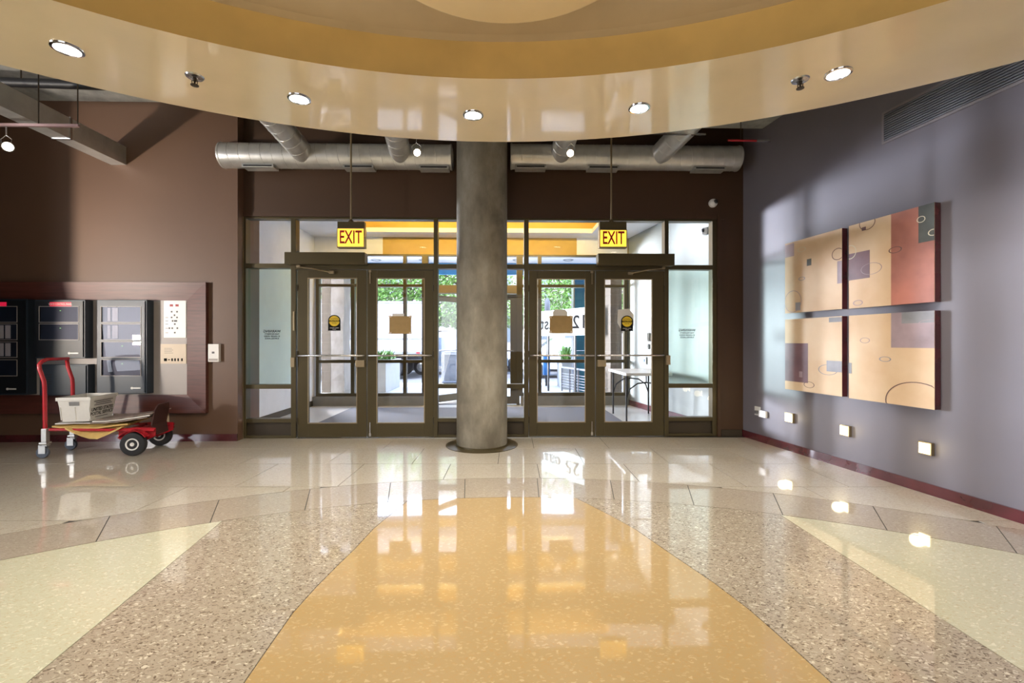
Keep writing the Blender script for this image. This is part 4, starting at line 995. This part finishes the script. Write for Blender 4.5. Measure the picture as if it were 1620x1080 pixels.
# dome cameras
p = W(1127, 322, YS)
t = empty('dome_camera', (p.x, YS, p.z), 0, 'white dome security camera on the wall right of the entrance', 'security camera')
MB().lathe([(.052, 0), (.055, -.015), (.05, -.04), (.03, -.055), (.001, -.058)], (p.x, YS, p.z), 24, 'y').build('shell', M['white'], t, smooth=True)
c = Vector((p.x+.02, YS-.045, p.z+.012)); MB().lathe([(.001, -.024), (.018, -.020), (.028, -.008), (.030, .005)], tuple(c), 20, 'y').build('lens_ball', M['black'], t, smooth=True)
yq = 7.0; xq = vwx(yq)-.05; p = W(1110, 366, 6.35); xq = vwx(6.35)
t = empty('dome_camera', (xq, 6.35, p.z), 0, 'white dome camera inside the vestibule seen through the right sidelight', 'security camera')
MB().lathe([(.055, 0), (.058, -.02), (.05, -.06), (.03, -.08), (.001, -.085)], (xq, 6.35, p.z), 24, 'x').build('shell', M['white'], t, smooth=True)
MB().lathe([(.001, -.032), (.018, -.028), (.03, -.01), (.032, .0)], (xq-.05, 6.32, p.z+.005), 20, 'x').build('lens_ball', M['black'], t, smooth=True)
# =================================================================== VESTIBULE GLAZING & CONTENT
def FX(px): return W(px, 540, YF).x
def FZ(py, px=700): return W(px, py, YF).z
zc0 = 0; zcurb = FZ(626)
def curb(x0, x1, lb, n): tag(bx(n, M['truck_trim'] if False else mat('grey_sill', (.20, .195, .18), .6), None, x0, x1, YF-.12, YF+.06, 0, zcurb), lb, 'sill', kind='structure')
XD0, XD1 = FX(673), FX(822)                      # outer door opening
curb(VLX, XD0-.02, 'grey sill under the outer glazing left', 'trim_6'); curb(XD1+.02, VR1.x, 'grey sill under the outer glazing right', 'trim_7')
def outer(name, lb, x0, x1, muls, mm='bronze'):
    w = empty(name, ((x0+x1)/2, YF, zcurb), 0, lb, 'window', kind='structure')
    ya, yb_ = YF-.05, YF+.06
    for x, wd_ in muls: bx('mullion', M[mm], w, x-wd_/2, x+wd_/2, ya, yb_, zcurb, zb)
    z_s = [(zcurb, zcurb+.06), (.84-.03, .84+.03), (2.265, 2.315), (zb-.03, zb)]
    xs = sorted(muls); 
    for i in range(len(xs)-1):
        a, b = xs[i][0]+xs[i][1]/2, xs[i+1][0]-xs[i+1][1]/2
        for s0, s1 in z_s: bx('rail', M[mm], w, a, b, ya, yb_, s0, s1)
        for k in range(3): bx('pane', M['glass'], w, a, b, YF-.003, YF+.003, z_s[k][1], z_s[k+1][0])
    return w
outer('window_7', 'outer vestibule glazing behind the two left doors', VLX, XD0, [(FX(503.5), .06), (FX(559), .07), (FX(641), .06), (XD0-.03, .06)])
outer('window_8', 'outer vestibule glazing behind the two right doors', XD1, VR1.x, [(XD1+.03, .06), (FX(853.5), .07), (FX(948), .06), (FX(989), .06)])
dd = empty('door_5', ((XD0+XD1)/2, YF, 0), 0, 'outer bronze double entrance door with its left leaf open', 'door', kind='structure')
bx('jamb', M['bronze'], dd, XD0, XD0+.06, YF-.05, YF+.06, 0, zb); bx('jamb', M['bronze'], dd, XD1-.06, XD1, YF-.05, YF+.06, 0, zb)
bx('header', M['bronze_light'], dd, XD0+.06, XD1-.06, YF-.14, YF+.06, 2.14, 2.29); bx('rail', M['bronze'], dd, XD0+.06, XD1-.06, YF-.05, YF+.06, zb-.03, zb)
bx('pane', M['glass'], dd, XD0+.06, XD1-.06, YF-.003, YF+.003, 2.29, zb-.03)
def leaf(hx, hy, rot, mir):
    xf = Matrix.Translation((hx, hy, 0)) @ Matrix.Rotation(rot, 4, 'Z') @ Matrix.Diagonal((mir, 1, 1, 1))
    m = MB(); w = .858
    m.box(0, .12, -.022, .022, .02, 2.13).box(w-.12, w, -.022, .022, .02, 2.13).box(.12, w-.12, -.022, .022, .02, .16).box(.12, w-.12, -.022, .022, 2.02, 2.13)
    o = m.build('door_leaf', M['bronze'], dd, xf=xf)
    MB().box(.12, w-.12, -.003, .003, .16, 2.02).build('leaf_pane', M['glass'], o, xf=xf)
    MB().tube([(.06, -.022, 1.04), (.06, -.06, 1.04), (w-.06, -.06, 1.04), (w-.06, -.022, 1.04)], .0125, 8).build('leaf_push_bar', M['steel'], o, xf=xf)
leaf(XD0+.07, YF+.06, R(48), 1); leaf(XD1-.06, YF+.0, 0, -1)
# folding table
tq0, tq1 = F(992.7, 590, .752), F(960, 583, .752); tx0 = (tq0.x+tq1.x)/2; tx1 = tx0+.70; ty0, ty1 = tq0.y, tq1.y
ft = empty('folding_table', ((tx0+tx1)/2, (ty0+ty1)/2, 0), 0, 'white plastic folding table with black legs against the vestibule wall', 'table')
bx('table_top', M['white'], ft, tx0, tx1, ty0, ty1, .71, .752, .008)
for yy in (ty0+.14, ty1-.14):
    for xx, o_ in ((tx0+.05, 1), (tx1-.05, -1)):
        MB().tube([(xx, yy, .71), (xx, yy, .0)], .0135, 10).build('leg', M['black_matt'], ft, smooth=True)
    MB().tube([(tx0+.05, yy, .36), (tx0+.10, yy, .50), (tx0+.22, yy, .585), ((tx0+tx1)/2, yy, .60), (tx1-.22, yy, .585), (tx1-.10, yy, .50), (tx1-.05, yy, .36)], .011, 8).tube([((tx0+tx1)/2, yy, .60), ((tx0+tx1)/2, yy, .71)], .009, 8).build('brace', M['black_matt'], ft, smooth=True)
# boxes on the vestibule wall
def onvest(name, lb, cat, px, py, w, h, dep):
    # find the ray hit with the right vestibule wall
    a, b, c = ray(px, py); t = (VR1.x-vdx*YF)/(a-vdx*b); x, y, z = a*t, b*t, EYE+c*t
    rz = math.atan2(1, vdx)    # direction of wall
    o = empty(name, (x, y, z), math.atan2(-1, -vdx), lb, cat, world=False)
    return o
t = onvest('card_reader', 'white intercom box on the vestibule wall above the table', 'intercom', 1025, 533, 0, 0, 0)
sgn = -1
MB().box(-.055, .055, sgn*.0, sgn*.045, -.075, .075, .004).build('case', M['white'], t); MB().box(-.03, .03, sgn*.045, sgn*.05, .0, .045).build('speaker_mesh', M['ink_grey'], t)
t = onvest('key_switch', 'small white key switch under the intercom box', 'switch', 1025.5, 548, 0, 0, 0)
MB().box(-.025, .025, 0, sgn*.03, -.045, .045, .003).build('case', M['white'], t); MB().box(-.008, .008, sgn*.03, sgn*.034, -.01, .01).build('key_slot', M['ink_grey'], t)
t = onvest('push_button', 'grey push button plate on the vestibule wall just above the table', 'switch', 1020.5, 570, 0, 0, 0)
MB().box(-.05, .05, 0, sgn*.02, -.065, .065, .003).build('plate', M['steel'], t); MB().box(-.028, .028, sgn*.02, sgn*.03, -.03, .03, .003).build('button', M['newsblue'], t)
MB().box(0, 2.9, -.012, 0, 0, .1)
tag(bx('baseboard_vestibule_left', M['bronze_dark'], None, VLX, VLX+.014, YS+.14, YF-.12, 0, .10), 'dark baseboard on the left vestibule wall', 'baseboard', kind='structure')
tag(MB().prism([(vwx(YS+.14)-.015, YS+.14), (vwx(YS+.14)-.001, YS+.14), (vwx(YF-.12)-.001, YF-.12), (vwx(YF-.12)-.015, YF-.12)], 0, .10).build('baseboard_vestibule_right', M['base_red']), 'dark red baseboard on the right vestibule wall', 'baseboard', kind='structure')
# =================================================================== OUTSIDE
tag(bx('ground', M['paving'], None, -45, 45, YF+.2, 13.6, -.2, -.006), 'sunlit pale concrete paving outside the entrance', 'ground', kind='structure')
tag(bx('street', M['asphalt'], None, -60, 60, 13.6, 60, -.3, -.12), 'pale sunlit asphalt street', 'street', kind='structure')
tag(bx('curb', M['newsblue'] if False else M['truck_trim'], None, -45, 45, 13.6, 13.75, -.3, .0), 'grey street curb', 'curb', kind='structure')
tag(bx('far_sidewalk', M['paving'], None, -60, 60, 22, 60, -.119, .02), 'pale sidewalk across the street', 'sidewalk', kind='structure')
sf = tag(bx('canopy_soffit', M['white_ceil'], None, -7, 5, YF+.26, 10.45, 3.02, 3.2), 'white canopy soffit outside the entrance', 'canopy', kind='structure')
tag(bx('canopy_fascia', M['blue_awning'], None, -7, 5, 10.45, 10.5, W(700, 434, 10.45).z, 3.2), 'blue fascia along the canopy edge', 'fascia', kind='structure')
for px in (595, 671, 819, 899):
    p = F(px, 411, 3.02); t = empty('canopy_light', tuple(p), 0, None, 'downlight', 'downlights in the canopy soffit', world=False)
    t['label'] = {595: 'canopy downlight at the left, seen over the brown paper door', 671: 'canopy downlight seen over the right edge of the second door', 819: 'canopy downlight seen just right of the column', 899: 'canopy downlight seen over the third door'}[px]
    MB().lathe([(.07, 0), (.10, -.012), (.12, 0)], seg=24, cap=False).build('trim_ring', M['truck_trim'], t, smooth=True)
    MB().lathe([(.001, -.002), (.07, -.002), (.07, 0), (.001, 0)], seg=16).build('lens', M['white'], t)
# piers
def pier(name, lb, x0, x1, yy0, yy1, top):
    t = empty(name, ((x0+x1)/2, (yy0+yy1)/2, 0), 0, lb, 'pier')
    bx('core', M['mortar'], t, x0+.008, x1-.008, yy0+.008, yy1-.008, 0, top)
    bh = .20; k = 0; z = 0; me = None
    while z < top-.05:
        h = min(bh, top-z)-.010; split = (x0+x1)/2+(.07 if k % 2 else -.05)
        for a, b in ((x0, split-.005), (split+.005, x1)):
            MB().box(a, b, yy0+rnd.uniform(0, .003), yy1, z+.005, z+.005+h).build('stone_block', M['block'], t)
        z += bh; k += 1
Yp = 9.5
pier('stone_pier', 'taupe coursed block pier seen through the leftmost door', W(508.5, 0, Yp).x, W(523, 0, Yp).x, Yp, Yp+.5, 3.02)
pier('stone_pier', 'taupe coursed block pier seen through the rightmost door', W(966, 0, Yp).x, W(984, 0, Yp).x, Yp, Yp+.5, 3.02)
t = empty('concrete_pier', (W(534, 0, 9.5).x, 9.7, 0), 0, 'rough pale concrete pier beside the left block pier', 'pier')
xa_, xb_ = W(523.5, 0, 9.5).x, W(544, 0, 9.5).x; m = MB(); rings = []
for k in range(16):
    z = 3.02*k/15; j = lambda: rnd.uniform(-.015, .015)
    rings.append([(xa_, 9.5, z), (xb_+j(), 9.5+j(), z), (xb_+j(), 9.9, z), (xa_, 9.9, z)])
m.loft(rings).build('shaft', M['pier_concrete'], t); bx('base_course', M['pier_concrete'], t, xa_, xb_+.03, 9.47, 9.93, 0, .12)
# planters
def planter(lb, x0, x1, yy0, yy1, h, plant=True, slope=0, m='planter', leafm='leaf', ph=.4):
    t = empty('planter', ((x0+x1)/2, (yy0+yy1)/2, 0), 0, lb, 'planter', 'concrete planters outside')
    mm = MB(); e = .07
    for q in ((x0, x1, yy0, yy0+e), (x0, x1, yy1-e, yy1), (x0, x0+e, yy0+e, yy1-e), (x1-e, x1, yy0+e, yy1-e)): mm.box(q[0], q[1], q[2], q[3], 0, h)
    mm.build('box', M[m], t); mm = MB()
    for q in ((x0-.03, x1+.03, yy0-.03, yy0+e), (x0-.03, x1+.03, yy1-e, yy1+.03), (x0-.03, x0+e, yy0+e, yy1-e), (x1-e, x1+.03, yy0+e, yy1-e)): mm.box(q[0], q[1], q[2], q[3], h, h+.06)
    mm.build('rim', M[m], t)
    bx('soil', M['bark'], t, x0+e, x1-e, yy0+e, yy1-e, 0, h-.05)
    if plant:
        mm = MB(); r = random.Random(int(x0*100))
        for k in range(140):
            x = r.uniform(x0+.12, x1-.12); y = r.uniform(yy0+.12, yy1-.12); a = r.uniform(0, 2*PI); L = r.uniform(.15, ph); b_ = r.uniform(.05, .25)
            d = Vector((math.cos(a), math.sin(a), 0)); s = Vector((-d.y, d.x, 0))*.022; p0 = Vector((x, y, h-.05)); p1 = p0+d*b_*.5+Vector((0, 0, L*.7)); p2 = p0+d*b_+Vector((0, 0, L))
            v = [mm.bm.verts.new(q) for q in (p0-s*.5, p0+s*.5, p1+s, p1-s, p2)]
            mm.bm.faces.new((v[0], v[1], v[2], v[3])); mm.bm.faces.new((v[3], v[2], v[4]))
        mm.build('foliage', M[leafm], t, kind='stuff')
    return t
p0 = F(596, 621); 
planter('white planter box seen through the door left of the column', W(580, 0, 11).x, W(612, 0, 11).x, 10.9, 12.4, .70)
planter('low pale planter beside the left block pier', W(526, 0, 10.6).x, W(549, 0, 10.6).x, 10.5, 11.4, .66, True)
planter('grey planter with tall blades behind the railing', W(889, 0, 11.6).x, W(909, 0, 11.6).x, 11.6, 12.6, .66, True, ph=.55)
# railing
def railing(lb, x0, y0_, x1, y1_, top, grp='metal railings outside'):
    t = empty('railing', ((x0+x1)/2, (y0_+y1_)/2, 0), 0, lb, 'railing', grp)
    n = 3
    for k in range(n+1):
        f = k/n; MB().box(-.02, .02, -.02, .02, 0, top).build('post', M['truck_trim'], t, xf=Matrix.Translation((x0+(x1-x0)*f, y0_+(y1_-y0_)*f, 0)))
    MB().tube([(x0, y0_, top), (x1, y1_, top)], .025, 8).build('top_rail', M['truck_trim'], t)
    for k in range(6): MB().tube([(x0, y0_, .12+k*(top-.2)/6), (x1, y1_, .12+k*(top-.2)/6)], .010, 6).build('bar', M['truck_trim'], t)
a_, b_ = F(889, 622), F(924, 627)
railing('grey bar railing in front of the teal pylon', W(889, 0, 11.2).x, 11.2, W(929, 0, 10.0).x, 10.0, .58)
railing('grey bar railing at the left of the white planter', W(549, 0, 10.9).x, 10.7, W(574, 0, 11.9).x, 11.9, .60)
# teal pylon & sign band
t = empty('teal_pylon', (W(918, 0, 10.6).x, 10.8, 0), 0, 'tall teal panel standing outside the third door', 'pylon')
xa_, xb_ = W(909, 0, 10.7).x, W(944, 0, 10.7).x
for k in range(3): bx('panel', M['teal'], t, xa_, xb_, 10.7, 11.0, .0+1.0*k+(.008 if k else 0), 1.0*(k+1)-.0)
bx('trim', M['steel'], t, xa_-.03, xa_, 10.68, 11.0, 0, 3.0)
A = W(846, 512, 11.6); B = W(931, 509, 9.9)
hA0, hA1 = W(846, 524, 11.6).z, W(846, 499, 11.6).z
L = math.hypot(B.x-A.x, B.y-A.y); an = math.atan2(B.y-A.y, B.x-A.x)
t = empty('street_number_sign', (A.x, A.y, 1.3), 0, 'pale band sign outside reading 125 east, seen from behind', 'sign')
xf = Matrix.Translation((A.x, A.y, 0)) @ Matrix.Rotation(an, 4, 'Z')
z0_, z1_ = W(925, 530, 10.0).z, W(925, 486, 10.0).z
MB().box(0, L, 0, .03, z0_, z1_).build('band', M['sign_band'], t, xf=xf)
for k in (.25, .75): MB().box(L*k-.02, L*k+.02, .03, .07, 0 if k < .5 else 0, z1_-.05).build('support', M['black_matt'], t, xf=xf)
text_obj('lettering', '125 east', .42, M['ink'], t, xf @ Matrix.Translation((L*.5+.10, -.002, (z0_+z1_)/2-.02)) @ Matrix.Rotation(PI/2, 4, 'X'), True, sx=1.22, mirror=True)
# truck
def wheel(par, x, y, r, w=.2, hubm='steel'):
    o = MB().lathe([(r*.6, -w/2), (r*.93, -w/2), (r, -w*.35), (r, w*.35), (r*.93, w/2), (r*.6, w/2)], (x, y, r-.12), 28, 'y').build('wheel', M['rubber'], par, smooth=True)
    MB().lathe([(.02, -w/2-.01), (r*.2, -w/2-.02), (r*.55, -w/2+.03), (r*.62, -w/2-.002), (r*.62, w/2-.02), (.02, w/2-.02)], (x, y, r-.12), 20, 'y').build('hub', M[hubm], o, smooth=True)
tk = empty('box_truck', (-4.6, 17.2, -.12), 0, 'white box truck parked at the street behind the left doors', 'truck')
X0, X1 = W(505, 0, 16).x, W(668, 0, 16).x; zt = W(600, 476, 16).z; zb4 = W(600, 560, 16).z
bx('cargo_box', M['truck'], tk, X0, X1, 16.0, 18.3, zb4, zt, .03)
m = MB()
for k in range(9): m.box(X0+.05+k*(X1-X0-.1)/8-.012, X0+.05+k*(X1-X0-.1)/8+.012, 15.985, 16.0, zb4+.12, zt-.06)
m.build('side_rib', M['truck'], tk)
m = MB(); m.box(X0, X1, 15.97, 16.0, zb4, zb4+.09).box(X0, X1, 15.975, 16.0, zt-.07, zt).box(X0, X1, 15.98, 16.0, zb4+.52, zb4+.56)
m.build('edge_rail', M['truck_trim'], tk)
bx('chassis', M['black_matt'], tk, X0, X1-.2, 16.3, 18.0, zb4-.18, zb4, .0)
for x in (X0+.9, X1-1.1):
    for y in (16.2, 18.1): wheel(tk, x, y, .40)
bx('mudflap', M['black_matt'], tk, X1-.62, X1-.60, 16.05, 16.5, .1, zb4-.1); bx('bumper', M['steel'], tk, X1-.1, X1+.02, 16.1, 18.2, zb4-.35, zb4-.2)
bx('tail_lamp', M['tail'], tk, X1-.2, X1-.08, 15.95, 15.98, zb4+.02, zb4+.07)
# cab
m = MB(); m.loft([[(X0-.1, 16.1, .3), (X0-.1, 18.2, .3), (X0-.1, 18.2, 2.1), (X0-.1, 16.1, 2.1)], [(X0-1.0, 16.1, .3), (X0-1.0, 18.2, .3), (X0-1.0, 18.1, 2.0), (X0-1.0, 16.2, 2.0)], [(X0-1.9, 16.1, .3), (X0-1.9, 18.2, .3), (X0-1.9, 18.2, 1.1), (X0-1.9, 16.1, 1.1)]])
m.build('cab', M['truck'], tk)
# cars
def car(name, lb, x, y, L, m, rot=0, roof=1.45, grp='parked cars across the street'):
    t = empty(name, (x, y, -.12), rot, lb, 'car', grp, world=False)
    prof = [(-L/2, .35), (-L/2, .75), (-L/2+.15, .92), (-L*.30, .98), (-L*.16, roof), (L*.14, roof+.01), (L*.30, .97), (L/2-.15, .82), (L/2, .62), (L/2, .35)]
    m_ = MB(); rings = []
    for yy, sc in ((-.86, .97), (-.80, 1), (.80, 1), (.86, .97)):
        rings.append([(px_*(1 if pz_ < 1 else .96), yy*(1 if pz_ < 1 else .82), pz_+.0) for px_, pz_ in prof])
    m_.loft(rings).build('body', M[m], t, smooth=False)
    for yy in (-.79, .79):
        g_ = MB(); s = 1 if yy > 0 else -1
        pts = [(-L*.27, 1.0), (-L*.15, roof-.07), (L*.12, roof-.06), (L*.26, 1.0)]
        a = [g_.bm.verts.new((p[0], s*(.845 if p[1] < 1.1 else .72), p[1])) for p in pts]; b = [g_.bm.verts.new((p[0], s*(.80 if p[1] < 1.1 else .68), p[1])) for p in pts]
        g_.bm.faces.new(a); g_.bm.faces.new(b[::-1])
        for i in range(4): g_.bm.faces.new((a[i], b[i], b[(i+1)%4], a[(i+1)%4]))
        g_.build('side_window', M['car_glass'], t)
    for xx in (-L*.31, L*.31):
        for yy in (-.80, .80):
            o = MB().lathe([(.18, -.1), (.30, -.1), (.32, -.06), (.32, .06), (.30, .1), (.18, .1)], (xx, yy, .32), 24, 'y').build('wheel', M['rubber'], t, smooth=True)
            MB().lathe([(.02, -.105), (.19, -.10), (.20, .10), (.02, .10)], (xx, yy, .32), 16, 'y').build('hub', M['steel'], o, smooth=True)
    for yy in (-.7, .7): MB().box(-L/2-.01, -L/2+.04, yy-.12, yy+.12, .72, .88).build('tail_lamp', M['tail'], t)
    return t
car('car', 'white parked car seen through the third door', W(902, 0, 17).x, 17.2, 4.4, 'car_white')
car('car', 'slate blue parked car seen just left of the column', W(722, 0, 19).x, 19.2, 4.3, 'car_blue', R(0), 1.5)
car('car', 'white parked car seen just right of the column', W(858, 0, 21).x, 21.0, 4.3, 'car_white', R(180), 1.42)
# cart and bin
bp_ = F(712, 601); cx_, cyy = bp_.x, 12.6
t = empty('waste_bin', (W(716, 0, 12.9).x, 12.9, 0), 0, 'dark grey wheeled bin on the sidewalk left of the column', 'bin', world=False)
MB().loft([rr_(.20, .20, .08), rr_(.27, .27, .85)]).build('bin_body', M['bin'], t); MB().loft([rr_(.29, .29, .85), rr_(.26, .26, .93)]).build('lid', M['bin'], t)
MB().lathe([(.01, -.26), (.09, -.26), (.09, .26), (.01, .26)], (0, .2, .09), 16, 'x').build('wheel', M['rubber'], t)
t = empty('luggage_cart', (W(711, 0, 12.2).x, 12.2, 0), 0, 'chrome luggage cart in front of the grey bin', 'cart', world=False)
for yy in (-.15, .2):
    MB().tube([(-.17, yy, .12), (-.17, yy, .86), (-.12, yy, .94), (.16, yy, .94), (.21, yy, .86), (.21, yy, .12)], .016, 8).build('hoop', M['truck_trim'], t, smooth=True)
MB().box(-.19, .23, -.17, .22, .12, .15, .01).build('deck', M['bin'], t)
for xx in (-.13, .17):
    for yy in (-.12, .17): MB().lathe([(.005, -.012), (.05, -.012), (.05, .012), (.005, .012)], (xx, yy, .05), 16, 'y').tube([(xx, yy, .05), (xx, yy, .12)], .012, 6).build('caster', M['rubber'], t)
t = empty('news_box', (W(864, 0, 12.5).x, 12.5, 0), 0, 'small blue street box beyond the third door', 'street box')
x = W(864, 0, 12.5).x; bx('case', M['newsblue'], t, x-.07, x+.10, 12.4, 12.75, .3, .85, .01); bx('pedestal', M['black_matt'], t, x-.02, x+.05, 12.5, 12.6, 0, .3)
x = W(866, 0, 12.9).x
t = empty('street_post', (x, 12.9, 0), 0, 'thin dark post with a capped top beyond the sign band', 'post')
MB().tube([(x, 12.9, 0), (x, 12.9, 1.95)], .03, 10).build('shaft', M['bin'], t, smooth=True); MB().lathe([(.05, 1.95), (.08, 2.0), (.08, 2.35), (.03, 2.45)], (x, 12.9, 0), 12).build('cap', M['bin'], t, smooth=True)
# trees
def tree(lb, x, y, h, r, nl, leafm, seed, low=1.6):
    t = empty('street_tree', (x, y, -.1), 0, lb, 'tree', 'street trees', world=False)
    rr = random.Random(seed); m = MB(); m.tube([(0, 0, 0), (.05, 0, h*.25), (-.03, .03, h*.5), (.05, 0, h*.75)], [.16, .13, .10, .05], 9).build('trunk', M['bark'], t, smooth=True)
    tips = []
    m = MB()
    for k in range(16):
        a = rr.uniform(0, 2*PI); z0 = rr.uniform(h*.2, h*.6); L = rr.uniform(.5, 1)*r; p0 = Vector((0, 0, z0)); p1 = p0+Vector((math.cos(a)*L*.5, math.sin(a)*L*.5, L*.25)); p2 = p0+Vector((math.cos(a)*L, math.sin(a)*L, L*rr.uniform(.1, .6)))
        m.tube([p0, p1, p2], [.05, .035, .012], 6); tips += [p1, p2, (p1+p2)/2]
    m.build('branches', M['bark'], t, smooth=True)
    vs, fs = [], []
    for k in range(nl):
        c = rr.choice(tips)+Vector((rr.gauss(0, .55), rr.gauss(0, .55), rr.gauss(0, .45)))
        if c.z < low: c.z = low+rr.random()*.6
        n = Vector((rr.gauss(0, 1), rr.gauss(0, 1), rr.gauss(0, 1))).normalized(); a = n.orthogonal().normalized(); b = n.cross(a); s = rr.uniform(.05, .10)
        i = len(vs); vs += [c-a*s, c+b*s*.6, c+a*s, c-b*s*.6]; fs.append((i, i+1, i+2, i+3))
    me = bpy.data.meshes.new('foliage'); me.from_pydata([tuple(v) for v in vs], [], fs); o = link('foliage', me, M[leafm], t); o['kind'] = 'stuff'
TR = [(-8.5, 23, 6.5, 2.8, 4200, 'leaf2', 1, 'tree above the truck at the far left'), (-4.2, 21.0, 6.2, 2.6, 5200, 'leaf', 2, 'green tree behind the truck seen through the second door'),
      (-1.5, 22.5, 6.6, 2.8, 5200, 'leaf2', 3, 'pale green tree seen just left of the column'), (1.6, 24.5, 6.6, 2.4, 4200, 'leaf2', 4, 'pale green tree seen just right of the column'),
      (3.2, 19.0, 6.2, 2.5, 5200, 'leaf', 5, 'green tree filling the top of the third door'), (6.2, 24, 6.0, 2.8, 3000, 'leaf2', 6, 'tree hidden mostly by the rightmost door')]
for x, y, h, r, nl, lm, sd, lb in TR: tree(lb, x, y, h, r, nl, lm, sd, 2.0)
# hedge-like far building
bd = empty('far_building', (0, 30, 0), 0, 'pale building across the street behind the trees', 'building')
bx('facade', M['building'], bd, -24, 24, 30, 34, 0, 9)
wm = None
for i in range(-9, 10):
    for z in (1.2, 4.2):
        if wm is None: wm = MB().box(-.6, .6, 29.95, 30.0, 0, 1.7).build('window', M['win_dark'], bd); wm.location = (i*2.4, 0, z); base = wm
        else:
            c = base.copy(); COL.objects.link(c); c.location = (i*2.4, 0, z)
for o in bpy.data.objects:
    if 'w' in o: del o['w']
